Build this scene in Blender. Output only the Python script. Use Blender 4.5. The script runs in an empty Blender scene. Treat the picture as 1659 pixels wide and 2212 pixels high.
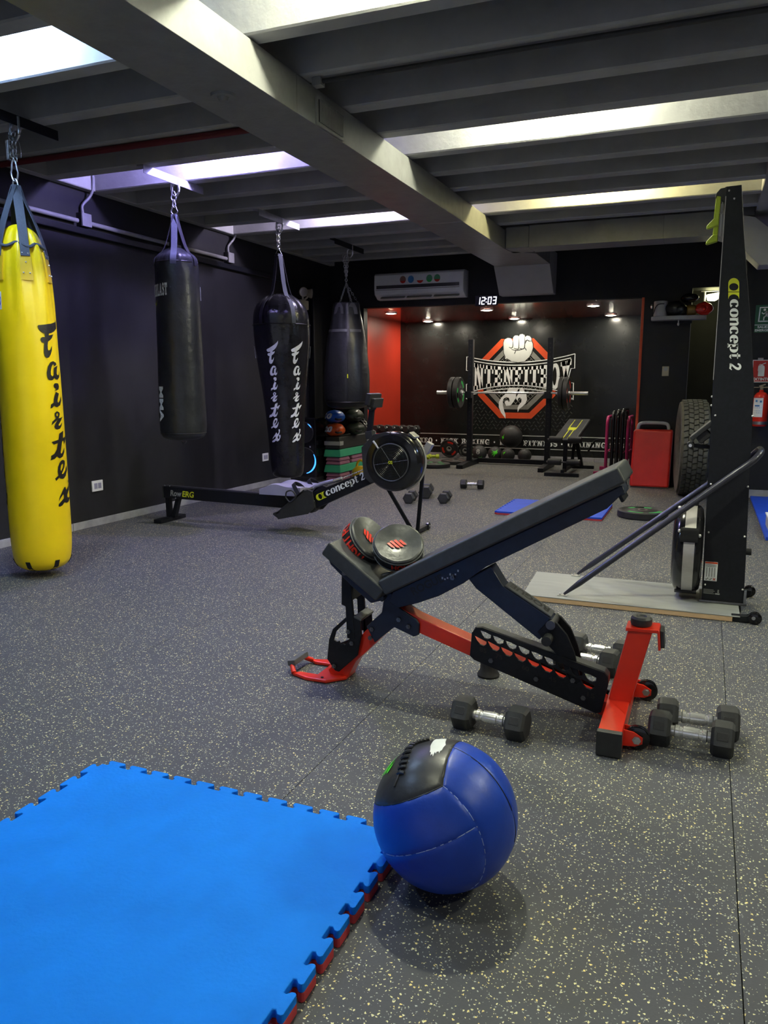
import bpy, bmesh, math, random
from mathutils import Vector, Matrix
from mathutils.geometry import tessellate_polygon
from mathutils import noise as mnoise
PI = math.pi
R_ = math.radians
random.seed(7)
C = bpy.context.scene.collection

# ---------------------------------------------------------------- camera
cam_data = bpy.data.cameras.new('camera')
cam = bpy.data.objects.new('camera', cam_data)
C.objects.link(cam)
cam_data.sensor_fit = 'VERTICAL'
cam_data.sensor_height = 36.0
cam_data.lens = 1680.0 / 2212.0 * 36.0
cam_data.clip_start = 0.02
cam.location = (0, 0, 1.19)
cam.rotation_euler = (R_(90 - 9.5), 0, R_(22.3))
bpy.context.scene.camera = cam

# ---------------------------------------------------------------- world, exposure
w = bpy.data.worlds.new('world')
bpy.context.scene.world = w
w.use_nodes = True
w.node_tree.nodes['Background'].inputs['Color'].default_value = (0.82, 0.86, 1.0, 1)
w.node_tree.nodes['Background'].inputs['Strength'].default_value = 0.13
vs = bpy.context.scene.view_settings
vs.view_transform = 'Standard'
vs.look = 'None'
vs.gamma = 1.0
vs.use_curve_mapping = False
vs.exposure = 1.76

# lamps standing in the ceiling coffers: x, y, light colour, strength
LAMP_Z = 2.87
WARM = (1.0, 0.90, 0.40)
NEUT = (0.99, 1.0, 0.74)
COOL = (0.42, 0.62, 1.0)
VIOL = (0.42, 0.37, 1.0)
PINK = (0.74, 0.66, 1.0)
LAMPS = [(-3.31, 3.01, COOL, 300), (-3.33, 4.99, VIOL, 400), (-3.08, 6.95, PINK, 400),
         (-1.05, 3.01, NEUT, 540), (-0.95, 4.99, NEUT, 360), (-0.93, 6.95, WARM, 320),
         (-3.31, 1.03, COOL, 220), (-1.05, 1.03, NEUT, 200),
         (2.1, 3.01, NEUT, 430), (2.1, 4.99, NEUT, 430), (2.1, 6.95, COOL, 300), (2.1, 1.03, NEUT, 200)]
DOWNLIGHT = 100

# ---------------------------------------------------------------- materials
def nd(nt, t, **kw):
    n = nt.nodes.new(t)
    for k, v in kw.items():
        n.inputs[k.replace('_', ' ')].default_value = v
    return n

def mat(name, col, rough=0.5, metal=0.0, var=0.12, scale=8.0, bump=0.0, bscale=60.0, spec=0.5, coat=0.0, rvar=0.0, stretch=None):
    m = bpy.data.materials.new(name)
    m.use_nodes = True
    nt = m.node_tree
    b = nt.nodes['Principled BSDF']
    b.inputs['Roughness'].default_value = rough
    b.inputs['Metallic'].default_value = metal
    b.inputs['Specular IOR Level'].default_value = spec
    b.inputs['Coat Weight'].default_value = coat
    tc = nt.nodes.new('ShaderNodeTexCoord')
    src = tc.outputs['Object']
    if stretch:
        mp = nt.nodes.new('ShaderNodeMapping')
        mp.inputs['Scale'].default_value = stretch
        nt.links.new(src, mp.inputs['Vector'])
        src = mp.outputs['Vector']
    n = nd(nt, 'ShaderNodeTexNoise', Scale=scale, Detail=5.0, Roughness=0.6)
    nt.links.new(src, n.inputs['Vector'])
    r = nt.nodes.new('ShaderNodeValToRGB')
    r.color_ramp.elements[0].position = 0.3
    r.color_ramp.elements[1].position = 0.72
    r.color_ramp.elements[0].color = [max(0, c * (1 - var)) for c in col] + [1]
    r.color_ramp.elements[1].color = [min(1, c * (1 + var)) for c in col] + [1]
    nt.links.new(n.outputs['Fac'], r.inputs['Fac'])
    nt.links.new(r.outputs['Color'], b.inputs['Base Color'])
    if rvar:
        mr = nt.nodes.new('ShaderNodeMapRange')
        mr.inputs['To Min'].default_value = max(0.02, rough - rvar)
        mr.inputs['To Max'].default_value = min(1, rough + rvar)
        nt.links.new(n.outputs['Fac'], mr.inputs['Value'])
        nt.links.new(mr.outputs['Result'], b.inputs['Roughness'])
    if bump:
        n2 = nd(nt, 'ShaderNodeTexNoise', Scale=bscale, Detail=3.0)
        nt.links.new(tc.outputs['Object'], n2.inputs['Vector'])
        bp = nt.nodes.new('ShaderNodeBump')
        bp.inputs['Strength'].default_value = bump
        bp.inputs['Distance'].default_value = 0.01
        nt.links.new(n2.outputs['Fac'], bp.inputs['Height'])
        nt.links.new(bp.outputs['Normal'], b.inputs['Normal'])
    return m

def emit(name, col, s):
    m = bpy.data.materials.new(name)
    m.use_nodes = True
    b = m.node_tree.nodes['Principled BSDF']
    b.inputs['Base Color'].default_value = (0.8, 0.8, 0.8, 1)
    b.inputs['Emission Color'].default_value = (*col, 1)
    b.inputs['Emission Strength'].default_value = s
    return m

def floor_mat():
    m = bpy.data.materials.new('speckled_rubber')
    m.use_nodes = True
    nt = m.node_tree
    b = nt.nodes['Principled BSDF']
    b.inputs['Roughness'].default_value = 0.62
    b.inputs['Specular IOR Level'].default_value = 0.35
    tc = nt.nodes.new('ShaderNodeTexCoord')
    big = nd(nt, 'ShaderNodeTexNoise', Scale=1.3, Detail=4.0)
    nt.links.new(tc.outputs['Object'], big.inputs['Vector'])
    fine = nd(nt, 'ShaderNodeTexNoise', Scale=160.0, Detail=2.0)
    nt.links.new(tc.outputs['Object'], fine.inputs['Vector'])
    base = nt.nodes.new('ShaderNodeValToRGB')
    base.color_ramp.elements[0].color = (0.056, 0.058, 0.068, 1)
    base.color_ramp.elements[1].color = (0.088, 0.091, 0.106, 1)
    ad = nt.nodes.new('ShaderNodeMath'); ad.operation = 'MULTIPLY_ADD'
    ad.inputs[1].default_value = 0.5
    nt.links.new(fine.outputs['Fac'], ad.inputs[0])
    mul = nt.nodes.new('ShaderNodeMath'); mul.operation = 'MULTIPLY'; mul.inputs[1].default_value = 0.5
    nt.links.new(big.outputs['Fac'], mul.inputs[0])
    nt.links.new(mul.outputs[0], ad.inputs[2])
    nt.links.new(ad.outputs[0], base.inputs['Fac'])
    prev = base.outputs['Color']
    warp = nd(nt, 'ShaderNodeTexNoise', Scale=220.0, Detail=1.0)
    nt.links.new(tc.outputs['Object'], warp.inputs['Vector'])
    wm = nt.nodes.new('ShaderNodeVectorMath'); wm.operation = 'MULTIPLY_ADD'
    wm.inputs[1].default_value = (0.007, 0.007, 0.007)
    nt.links.new(warp.outputs['Color'], wm.inputs[0])
    nt.links.new(tc.outputs['Object'], wm.inputs[2])
    for sc, col, keep, size in ((128.0, (0.85, 0.80, 0.46, 1), 0.62, 0.29), (170.0, (0.45, 0.46, 0.42, 1), 0.66, 0.28), (104.0, (0.90, 0.74, 0.30, 1), 0.82, 0.27)):
        v = nd(nt, 'ShaderNodeTexVoronoi', Scale=sc)
        mp = nt.nodes.new('ShaderNodeMapping')
        mp.inputs['Location'].default_value = (sc * 0.37, sc * 0.11, 0)
        nt.links.new(wm.outputs[0], mp.inputs['Vector'])
        nt.links.new(mp.outputs[0], v.inputs['Vector'])
        s = nt.nodes.new('ShaderNodeSeparateColor')
        nt.links.new(v.outputs['Color'], s.inputs['Color'])
        g1 = nt.nodes.new('ShaderNodeMath'); g1.operation = 'GREATER_THAN'; g1.inputs[1].default_value = keep
        nt.links.new(s.outputs[0], g1.inputs[0])
        l1 = nt.nodes.new('ShaderNodeMath'); l1.operation = 'LESS_THAN'
        nt.links.new(v.outputs['Distance'], l1.inputs[0])
        sz = nt.nodes.new('ShaderNodeMath'); sz.operation = 'MULTIPLY_ADD'
        sz.inputs[1].default_value = size * 0.7; sz.inputs[2].default_value = size * 0.5
        nt.links.new(s.outputs[1], sz.inputs[0])
        nt.links.new(sz.outputs[0], l1.inputs[1])
        mm = nt.nodes.new('ShaderNodeMath'); mm.operation = 'MULTIPLY'
        nt.links.new(g1.outputs[0], mm.inputs[0]); nt.links.new(l1.outputs[0], mm.inputs[1])
        mx = nt.nodes.new('ShaderNodeMix'); mx.data_type = 'RGBA'
        nt.links.new(mm.outputs[0], mx.inputs['Factor'])
        nt.links.new(prev, mx.inputs[6])
        mx.inputs[7].default_value = col
        prev = mx.outputs[2]
    nt.links.new(prev, b.inputs['Base Color'])
    bp = nt.nodes.new('ShaderNodeBump'); bp.inputs['Strength'].default_value = 0.12; bp.inputs['Distance'].default_value = 0.004
    nt.links.new(fine.outputs['Fac'], bp.inputs['Height'])
    nt.links.new(bp.outputs['Normal'], b.inputs['Normal'])
    return m

M = {}
M['floor'] = floor_mat()
M['concrete'] = mat('grey_painted_concrete', (0.37, 0.37, 0.37), 0.8, spec=0.3, var=0.14, scale=3.0, bump=0.25, bscale=25)
M['duct'] = mat('grey_painted_duct', (0.24, 0.24, 0.235), 0.45, var=0.12, scale=9, bump=0.12, bscale=30)
M['panel_grey'] = mat('pale_grey_panel', (0.42, 0.42, 0.43), 0.5, var=0.05)
M['wall'] = mat('black_painted_plaster', (0.016, 0.016, 0.019), 0.6, spec=0.3, var=0.35, scale=2.2, bump=0.2, bscale=14, rvar=0.12, stretch=(1, 1, 0.5))
M['mural'] = mat('black_glossy_mural', (0.012, 0.013, 0.013), 0.2, var=0.3, scale=5, bump=0.04, bscale=9)
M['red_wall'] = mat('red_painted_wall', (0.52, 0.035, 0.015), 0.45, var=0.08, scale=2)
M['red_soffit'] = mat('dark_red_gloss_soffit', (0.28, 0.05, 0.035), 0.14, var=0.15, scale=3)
M['base'] = mat('grey_marbled_skirting', (0.33, 0.33, 0.36), 0.4, var=0.3, scale=5)
M['black'] = mat('black_powder_coat', (0.008, 0.009, 0.013), 0.45, spec=0.28, var=0.25, scale=60, bump=0.06, bscale=500)
M['black_gloss'] = mat('black_gloss_plastic', (0.009, 0.009, 0.011), 0.16, var=0.2)
M['black_plastic'] = mat('black_matt_plastic', (0.022, 0.023, 0.025), 0.5, var=0.2, scale=40)
M['rubber'] = mat('black_rubber', (0.020, 0.020, 0.022), 0.55, var=0.25, scale=70, bump=0.08, bscale=300)
M['hex'] = mat('black_hex_rubber', (0.030, 0.031, 0.034), 0.5, var=0.2, scale=40, bump=0.05, bscale=250)
M['navy'] = mat('dark_navy_powder_coat', (0.010, 0.016, 0.038), 0.4, var=0.2, scale=30)
M['red'] = mat('red_powder_coat', (0.74, 0.030, 0.010), 0.28, var=0.08, scale=6, coat=0.3)
M['vinyl'] = mat('black_textured_vinyl', (0.042, 0.045, 0.050), 0.40, var=0.2, scale=30, bump=0.12, bscale=420)
M['vinyl_grey'] = mat('dark_grey_vinyl', (0.085, 0.088, 0.092), 0.42, var=0.15, scale=20, bump=0.1, bscale=300)
M['leather'] = mat('black_leather', (0.018, 0.019, 0.022), 0.34, var=0.25, scale=12, bump=0.35, bscale=22, rvar=0.1)
M['leather_gloss'] = mat('black_shiny_leather', (0.014, 0.014, 0.016), 0.2, var=0.25, scale=10, bump=0.4, bscale=16)
M['mitt'] = mat('grey_black_mitt_leather', (0.06, 0.062, 0.064), 0.3, var=0.3, scale=14, bump=0.15, bscale=40)
M['yellow'] = mat('yellow_vinyl', (0.92, 0.66, 0.004), 0.35, var=0.05, scale=5, bump=0.08, bscale=12)
M['yellow_patch'] = mat('mustard_vinyl', (0.80, 0.52, 0.02), 0.45, var=0.05)
M['strap'] = mat('charcoal_webbing', (0.07, 0.08, 0.10), 0.8, var=0.15, scale=120, bump=0.15, bscale=400)
M['strap_black'] = mat('black_webbing', (0.016, 0.016, 0.020), 0.75, var=0.2, scale=100)
M['chrome'] = mat('bright_chrome', (0.86, 0.86, 0.86), 0.26, 0.75, var=0.06, scale=40)
M['steel'] = mat('zinc_steel', (0.55, 0.56, 0.57), 0.32, 1.0, var=0.15, scale=25)
M['steel_dark'] = mat('dark_steel', (0.20, 0.20, 0.21), 0.4, 1.0, var=0.2, scale=25)
M['brushed'] = mat('brushed_silver_band', (0.52, 0.50, 0.48), 0.38, 0.6, var=0.08, scale=30, stretch=(1, 20, 1))
M['blue_foam'] = mat('blue_foam', (0.002, 0.205, 0.86), 0.7, var=0.10, scale=4, bump=0.15, bscale=90, spec=0.2)
M['red_foam'] = mat('red_foam', (0.55, 0.05, 0.06), 0.7, var=0.1, scale=10)
M['royal'] = mat('royal_blue_mat', (0.010, 0.075, 0.62), 0.6, var=0.08)
M['blue_vinyl'] = mat('royal_blue_vinyl', (0.010, 0.055, 0.44), 0.38, var=0.12, scale=7, bump=0.12, bscale=26)
M['ball_black'] = mat('black_ball_vinyl', (0.035, 0.036, 0.040), 0.36, var=0.2, scale=9, bump=0.1, bscale=30)
M['white'] = mat('white_print', (0.84, 0.87, 0.87), 0.55, var=0.06, scale=20)
M['white_plastic'] = mat('white_plastic', (0.84, 0.84, 0.86), 0.4, var=0.05)
M['grey_plastic'] = mat('light_grey_plastic', (0.30, 0.29, 0.42), 0.5, var=0.06)
M['ivory'] = mat('ivory_plastic', (0.55, 0.50, 0.36), 0.5, var=0.06)
M['lime'] = mat('lime_green_plastic', (0.42, 0.55, 0.03), 0.42, var=0.06)
M['lime_print'] = mat('neon_green_print', (0.08, 0.72, 0.02), 0.5, var=0.1, scale=30)
M['yel_print'] = mat('yellow_green_print', (0.66, 0.70, 0.02), 0.5, var=0.04)
M['black_print'] = mat('black_print', (0.010, 0.009, 0.007), 0.45, var=0.1)
M['red_print'] = mat('red_print', (0.70, 0.030, 0.012), 0.42, var=0.1)
M['orange_red'] = mat('orange_red_paint', (0.66, 0.070, 0.012), 0.45, var=0.06)
M['grey_paint'] = mat('grey_mural_paint', (0.20, 0.20, 0.18), 0.45, var=0.3, scale=6)
M['dim_paint'] = mat('faint_grey_mural_paint', (0.040, 0.045, 0.042), 0.4, var=0.3, scale=6)
M['green_plate'] = mat('green_print', (0.02, 0.52, 0.09), 0.5, var=0.1)
M['mint'] = mat('mint_green_plastic', (0.05, 0.42, 0.24), 0.5, var=0.06)
M['mauve'] = mat('mauve_plastic', (0.36, 0.14, 0.24), 0.5, var=0.08)
M['orange'] = mat('orange_vinyl', (0.72, 0.10, 0.012), 0.34, var=0.08, bump=0.1, bscale=20)
M['blue_bag'] = mat('blue_vinyl_bag', (0.010, 0.10, 0.48), 0.34, var=0.12, bump=0.1, bscale=20)
M['olive'] = mat('dark_olive_vinyl', (0.030, 0.040, 0.030), 0.34, var=0.2, bump=0.15, bscale=18)
M['pink'] = mat('magenta_tube', (0.52, 0.03, 0.16), 0.3, var=0.06)
M['red_pad'] = mat('red_vinyl_pad', (0.60, 0.020, 0.016), 0.38, var=0.12, scale=4, bump=0.1, bscale=10)
M['tire'] = mat('worn_tyre_rubber', (0.085, 0.084, 0.068), 0.75, var=0.25, scale=18, bump=0.15, bscale=80)
M['board'] = mat('grey_laminate_board', (0.27, 0.28, 0.27), 0.4, var=0.1, scale=5, stretch=(1, 6, 1))
M['ply'] = mat('plywood_edge', (0.62, 0.42, 0.24), 0.55, var=0.1, scale=30, stretch=(1, 1, 12))
M['wood'] = mat('brown_wood', (0.20, 0.10, 0.045), 0.5, var=0.4, scale=30, stretch=(1, 8, 8))
M['pipe_red'] = mat('dark_red_pipe', (0.12, 0.010, 0.016), 0.6, var=0.15)
M['galv'] = mat('galvanised_conduit', (0.26, 0.26, 0.28), 0.5, 0.1, var=0.15, scale=12)
M['sign_green'] = mat('green_sign', (0.006, 0.10, 0.045), 0.4, var=0.05)
M['sign_red'] = mat('red_sign', (0.50, 0.020, 0.014), 0.4, var=0.05)
M['red_gloss'] = mat('red_gloss_enamel', (0.62, 0.025, 0.012), 0.14, var=0.08)
M['glass_dark'] = mat('dark_display_strip', (0.05, 0.05, 0.055), 0.2, var=0.1)
M['blue_sticker'] = mat('blue_sticker', (0.05, 0.22, 0.55), 0.4, var=0.1)
M['brown_sticker'] = mat('brown_sticker', (0.28, 0.13, 0.10), 0.4, var=0.1)
M['green_sticker'] = mat('green_sticker', (0.10, 0.36, 0.20), 0.4, var=0.1)
M['grey_letter'] = mat('light_grey_print', (0.34, 0.35, 0.34), 0.5, var=0.1, scale=20)
M['ivory_wall'] = mat('cream_niche_wall', (0.035, 0.035, 0.026), 0.6, var=0.1)
M['mustard'] = mat('mustard_cuff', (0.22, 0.13, 0.02), 0.5, var=0.1)
M['thread'] = mat('pale_blue_thread', (0.30, 0.38, 0.70), 0.6, var=0.2)
M['mural_white'] = mat('dimmed_mural_white', (0.48, 0.50, 0.48), 0.55, var=0.06)  # mural white, colour darkened because the downlights overexpose the fist
M['brass'] = mat('dull_brass', (0.35, 0.30, 0.20), 0.4, 0.6, var=0.1)
M['navy_tube'] = mat('dark_painted_tube', (0.045, 0.045, 0.065), 0.3, 0.3, var=0.1)
M['navy_foot'] = mat('navy_plastic_foot', (0.012, 0.016, 0.10), 0.5, var=0.1)
M['led_white'] = emit('white_led_digit', (0.85, 0.88, 1.0), 1.3)
M['led_blue'] = emit('blue_led_ring', (0.005, 0.22, 1.0), 0.9)
M['downlight'] = emit('downlight_lens', (1.0, 0.93, 0.74), DOWNLIGHT)
M['niche_light'] = emit('niche_lamp_shade', (0.95, 0.93, 0.45), 5)

# ---------------------------------------------------------------- mesh builder
BASE = {}

def frame(d):
    d = Vector(d).normalized()
    a = Vector((0, 0, 1)) if abs(d.z) < 0.9 else Vector((1, 0, 0))
    u = d.cross(a).normalized()
    return u, d.cross(u).normalized(), d

class MB:
    def __init__(s):
        s.v = []; s.f = []
    def add(s, vs_, fs):
        k = len(s.v)
        s.v += [Vector(p) for p in vs_]
        s.f += [tuple(i + k for i in f) for f in fs]
        return s
    def box(s, x0, x1, y0, y1, z0, z1):
        return s.add([(x0, y0, z0), (x1, y0, z0), (x1, y1, z0), (x0, y1, z0), (x0, y0, z1), (x1, y0, z1), (x1, y1, z1), (x0, y1, z1)],
                     [(0, 3, 2, 1), (4, 5, 6, 7), (0, 1, 5, 4), (1, 2, 6, 5), (2, 3, 7, 6), (3, 0, 4, 7)])
    def obox(s, c, h, d, up=(0, 0, 1)):
        # box with local x along d, local z near up
        d = Vector(d).normalized(); u = Vector(up); yv = u.cross(d).normalized(); z = d.cross(yv)
        c = Vector(c); P = []
        for sx, sy, sz in ((-1, -1, -1), (1, -1, -1), (1, 1, -1), (-1, 1, -1), (-1, -1, 1), (1, -1, 1), (1, 1, 1), (-1, 1, 1)):
            P.append(c + d * h[0] * sx + yv * h[1] * sy + z * h[2] * sz)
        return s.add(P, [(0, 3, 2, 1), (4, 5, 6, 7), (0, 1, 5, 4), (1, 2, 6, 5), (2, 3, 7, 6), (3, 0, 4, 7)])
    def cyl(s, a, b, r0, r1=None, n=16, cap=True):
        r1 = r0 if r1 is None else r1
        a = Vector(a); b = Vector(b); u, v, d = frame(b - a)
        P = []
        for q, r in ((a, r0), (b, r1)):
            for i in range(n):
                t = 2 * PI * i / n
                P.append(q + u * (r * math.cos(t)) + v * (r * math.sin(t)))
        F = [(i, (i + 1) % n, n + (i + 1) % n, n + i) for i in range(n)]
        if cap:
            F += [tuple(range(n))[::-1], tuple(range(n, 2 * n))]
        return s.add(P, F)
    def tube(s, pts, r, n=10, closed=False, cap=True):
        pts = [Vector(p) for p in pts]; m = len(pts)
        rs = r if isinstance(r, (list, tuple)) else [r] * m
        tang = []
        for i in range(m):
            a = pts[(i - 1) % m] if (closed or i > 0) else pts[i]
            b = pts[(i + 1) % m] if (closed or i < m - 1) else pts[i]
            tang.append((b - a).normalized())
        u, v, _ = frame(tang[0]); P = []
        for i in range(m):
            if i:
                q = tang[i - 1].rotation_difference(tang[i])
                u = q @ u; v = q @ v
            for j in range(n):
                t = 2 * PI * j / n
                P.append(pts[i] + u * (rs[i] * math.cos(t)) + v * (rs[i] * math.sin(t)))
        F = []
        for i in range(m if closed else m - 1):
            k = (i + 1) % m
            for j in range(n):
                F.append((i * n + j, i * n + (j + 1) % n, k * n + (j + 1) % n, k * n + j))
        if cap and not closed:
            F += [tuple(range(n))[::-1], tuple(range((m - 1) * n, m * n))]
        return s.add(P, F)
    def lathe(s, prof, o, axis=(0, 0, 1), n=32, rf=None, cf=None):
        # prof: (radius, height along axis); rf(theta, h) radius factor; cf(h) centre shift
        if tuple(axis) == (0, 0, 1):
            u, v, d = Vector((1, 0, 0)), Vector((0, 1, 0)), Vector((0, 0, 1))
        else:
            u, v, d = frame(axis)
        o = Vector(o); P = []; idx = []
        for r, h in prof:
            c = o + d * h + (cf(h) if cf else Vector((0, 0, 0)))
            if r < 1e-6:
                idx.append([len(P)] * n); P.append(c)
            else:
                idx.append(list(range(len(P), len(P) + n)))
                for j in range(n):
                    t = 2 * PI * j / n
                    q = r * (rf(t, h) if rf else 1)
                    P.append(c + u * (q * math.cos(t)) + v * (q * math.sin(t)))
        F = []
        for i in range(len(prof) - 1):
            for j in range(n):
                k = (j + 1) % n
                q = [idx[i][j], idx[i][k], idx[i + 1][k], idx[i + 1][j]]
                q2 = []
                for e in q:
                    if e not in q2:
                        q2.append(e)
                if len(q2) > 2:
                    F.append(tuple(q2))
        return s.add(P, F)
    def sphere(s, c, r, n=20, m=12, axes=None):
        r = (r, r, r) if not isinstance(r, (tuple, list)) else r
        c = Vector(c); A = axes or (Vector((1, 0, 0)), Vector((0, 1, 0)), Vector((0, 0, 1)))
        k = MB().lathe([(math.sin(PI * i / m), -math.cos(PI * i / m)) if 0 < i < m else (0, -math.cos(PI * i / m)) for i in range(m + 1)], (0, 0, 0), n=n)
        return s.add([c + A[0] * (p.x * r[0]) + A[1] * (p.y * r[1]) + A[2] * (p.z * r[2]) for p in k.v], k.f)
    def prism(s, poly, a, b, plane='xz', holes=()):
        # extrude a 2D outline between two offsets
        def mp(p, t):
            if plane == 'xz': return (p[0], t, p[1])
            if plane == 'xy': return (p[0], p[1], t)
            return (t, p[0], p[1])
        loops = [list(poly)] + [list(h) for h in holes]
        flat = [p for l in loops for p in l]; n = len(flat)
        P = [mp(p, a) for p in flat] + [mp(p, b) for p in flat]
        tri = tessellate_polygon([[Vector((p[0], p[1], 0)) for p in l] for l in loops]) if holes else [tuple(range(n))]
        F = [tuple(t) for t in tri] + [tuple(i + n for i in t)[::-1] for t in tri]
        k = 0
        for l in loops:
            m = len(l)
            for i in range(m):
                F.append((k + i, k + (i + 1) % m, k + (i + 1) % m + n, k + i + n))
            k += m
        return s.add(P, F)
    def flat(s, loops, fn, cut=None):
        # filled flat outline (first loop outer, others holes) mapped by fn(u, v); cut: longest triangle edge, for curved fn
        pts = [tuple(p) for l in loops for p in l]
        tri = [tuple(t) for t in tessellate_polygon([[Vector((p[0], p[1], 0)) for p in l] for l in loops])]
        if cut:
            mids = {}
            def mid(i, j):
                k = (min(i, j), max(i, j))
                if k not in mids:
                    mids[k] = len(pts); pts.append(((pts[i][0] + pts[j][0]) / 2, (pts[i][1] + pts[j][1]) / 2))
                return mids[k]
            dist = lambda i, j: math.hypot(pts[i][0] - pts[j][0], pts[i][1] - pts[j][1])
            for _ in range(7):
                new = []; more = False
                for a, b, c in tri:
                    sp = [dist(a, b) > cut, dist(b, c) > cut, dist(c, a) > cut]
                    if not any(sp):
                        new.append((a, b, c)); continue
                    more = True
                    if sp[0] and dist(a, b) >= max(dist(b, c), dist(c, a)): m = mid(a, b); new += [(a, m, c), (m, b, c)]
                    elif sp[1] and dist(b, c) >= dist(c, a): m = mid(b, c); new += [(a, b, m), (a, m, c)]
                    else: m = mid(c, a); new += [(a, b, m), (m, b, c)]
                tri = new
                if not more: break
        return s.add([fn(*p) for p in pts], tri)
    def strip(s, pts, ws, fn, steps=1):
        # ribbon of varying width in 2D mapped by fn
        L = []; Rr = []; m = len(pts)
        for i in range(m):
            a = pts[max(0, i - 1)]; b = pts[min(m - 1, i + 1)]
            dx, dy = b[0] - a[0], b[1] - a[1]; l = math.hypot(dx, dy) or 1
            wd = ws[i] if isinstance(ws, (list, tuple)) else ws
            L.append((pts[i][0] - dy / l * wd / 2, pts[i][1] + dx / l * wd / 2))
            Rr.append((pts[i][0] + dy / l * wd / 2, pts[i][1] - dx / l * wd / 2))
        P = [fn(*p) for p in L] + [fn(*p) for p in Rr]
        return s.add(P, [(i, i + 1, m + i + 1, m + i) for i in range(m - 1)])
    def band(s, pts, wdir, wd, th=0.003):
        # a flat webbing strap along pts, wdir per point or one vector
        m = len(pts); P = []
        for i, p in enumerate(pts):
            p = Vector(p); wv = Vector(wdir[i] if isinstance(wdir, list) else wdir).normalized()
            a = Vector(pts[max(0, i - 1)]); b = Vector(pts[min(m - 1, i + 1)])
            nn = (b - a).cross(wv).normalized()
            for sx, sn in ((-1, -1), (1, -1), (1, 1), (-1, 1)):
                P.append(p + wv * (sx * wd / 2) + nn * (sn * th / 2))
        F = []
        for i in range(m - 1):
            for j in range(4):
                F.append((i * 4 + j, i * 4 + (j + 1) % 4, i * 4 + 4 + (j + 1) % 4, i * 4 + 4 + j))
        F += [(0, 1, 2, 3), tuple(4 * (m - 1) + j for j in (3, 2, 1, 0))]
        return s.add(P, F)
    def build(s, name, m, parent=None, bevel=0.0, seg=2, origin=None, smooth=True, fix=True, angle=38):
        me = bpy.data.meshes.new(name)
        off = BASE[parent.name] if parent is not None else Vector(origin or (0, 0, 0))
        me.from_pydata([v - off for v in s.v], [], s.f)
        bm = bmesh.new(); bm.from_mesh(me)
        if fix:
            bmesh.ops.recalc_face_normals(bm, faces=bm.faces)
        if bevel:
            ed = [e for e in bm.edges if len(e.link_faces) == 2 and e.calc_face_angle(0) > R_(28)]
            bmesh.ops.bevel(bm, geom=ed, offset=bevel, segments=seg, profile=0.5, affect='EDGES', clamp_overlap=True)
        bm.to_mesh(me); bm.free()
        if smooth:
            me.polygons.foreach_set('use_smooth', [True] * len(me.polygons))
            me.set_sharp_from_angle(angle=R_(angle))
        me.materials.append(M[m] if isinstance(m, str) else m)
        o = bpy.data.objects.new(name, me)
        C.objects.link(o)
        if bevel and smooth:
            wn = o.modifiers.new('normals', 'WEIGHTED_NORMAL'); wn.keep_sharp = True; wn.weight = 80
        if parent is not None:
            o.parent = parent
            BASE[o.name] = off
        else:
            o.location = off
            BASE[o.name] = off
        return o

def thing(name, label, cat, loc, group=None):
    o = bpy.data.objects.new(name, None)
    o.empty_display_size = 0.1
    C.objects.link(o)
    o.location = loc
    o['label'] = label; o['category'] = cat
    if group: o['group'] = group
    BASE[o.name] = Vector(loc)
    return o

def tag(o, label, cat, group=None):
    o['label'] = label; o['category'] = cat
    if group: o['group'] = group
    return o

def struct(o):
    o['kind'] = 'structure'
    return o

def dup(root, loc, rz, label, group=None):
    r = root.copy(); C.objects.link(r)
    r.location = loc; r.rotation_euler = (0, 0, rz); r['label'] = label
    if group: r['group'] = group
    BASE[r.name] = Vector(loc)
    for ch in list(root.children):
        c = ch.copy(); C.objects.link(c); c.parent = r
        for g in list(ch.children):
            d = g.copy(); C.objects.link(d); d.parent = c
    return r

def arc(c, r, a0, a1, n, ry=None):
    ry = ry or r
    return [(c[0] + r * math.cos(R_(a0 + (a1 - a0) * i / n)), c[1] + ry * math.sin(R_(a0 + (a1 - a0) * i / n))) for i in range(n + 1)]

def smooth_pts(pts, k=6):
    out = []; n = len(pts); P = [Vector(p) for p in pts]
    for i in range(n - 1):
        p0 = P[max(0, i - 1)]; p1 = P[i]; p2 = P[i + 1]; p3 = P[min(n - 1, i + 2)]
        for j in range(k):
            t = j / k
            out.append(0.5 * ((2 * p1) + (p2 - p0) * t + (2 * p0 - 5 * p1 + 4 * p2 - p3) * t * t + (3 * p1 - p0 - 3 * p2 + p3) * t ** 3))
    out.append(P[-1])
    return out

# ---------------------------------------------------------------- lettering
_tc = {}
def sans(text, bold=0.0, shear=0.0):
    key = (text, bold, shear)
    if key not in _tc:
        cu = bpy.data.curves.new('t', 'FONT'); cu.body = text; cu.offset = bold; cu.shear = shear
        cu.resolution_u = 3
        ob = bpy.data.objects.new('t', cu); C.objects.link(ob)
        bpy.context.view_layer.update()
        me = bpy.data.meshes.new_from_object(ob)
        vs_ = [(v.co.x, v.co.y) for v in me.vertices]; fs = [tuple(p.vertices) for p in me.polygons]
        bpy.data.objects.remove(ob); bpy.data.curves.remove(cu); bpy.data.meshes.remove(me)
        x0 = min(p[0] for p in vs_); x1 = max(p[0] for p in vs_); y0 = min(p[1] for p in vs_); y1 = max(p[1] for p in vs_)
        _tc[key] = ([((p[0] - x0) / (x1 - x0), (p[1] - y0) / (y1 - y0)) for p in vs_], fs)
    return _tc[key]

def put_sans(mb, text, fn, bold=0.012, shear=0.0):
    # fn maps the unit square the text fills to 3D
    vs_, fs = sans(text, bold, shear)
    return mb.add([fn(*p) for p in vs_], fs)

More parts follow.
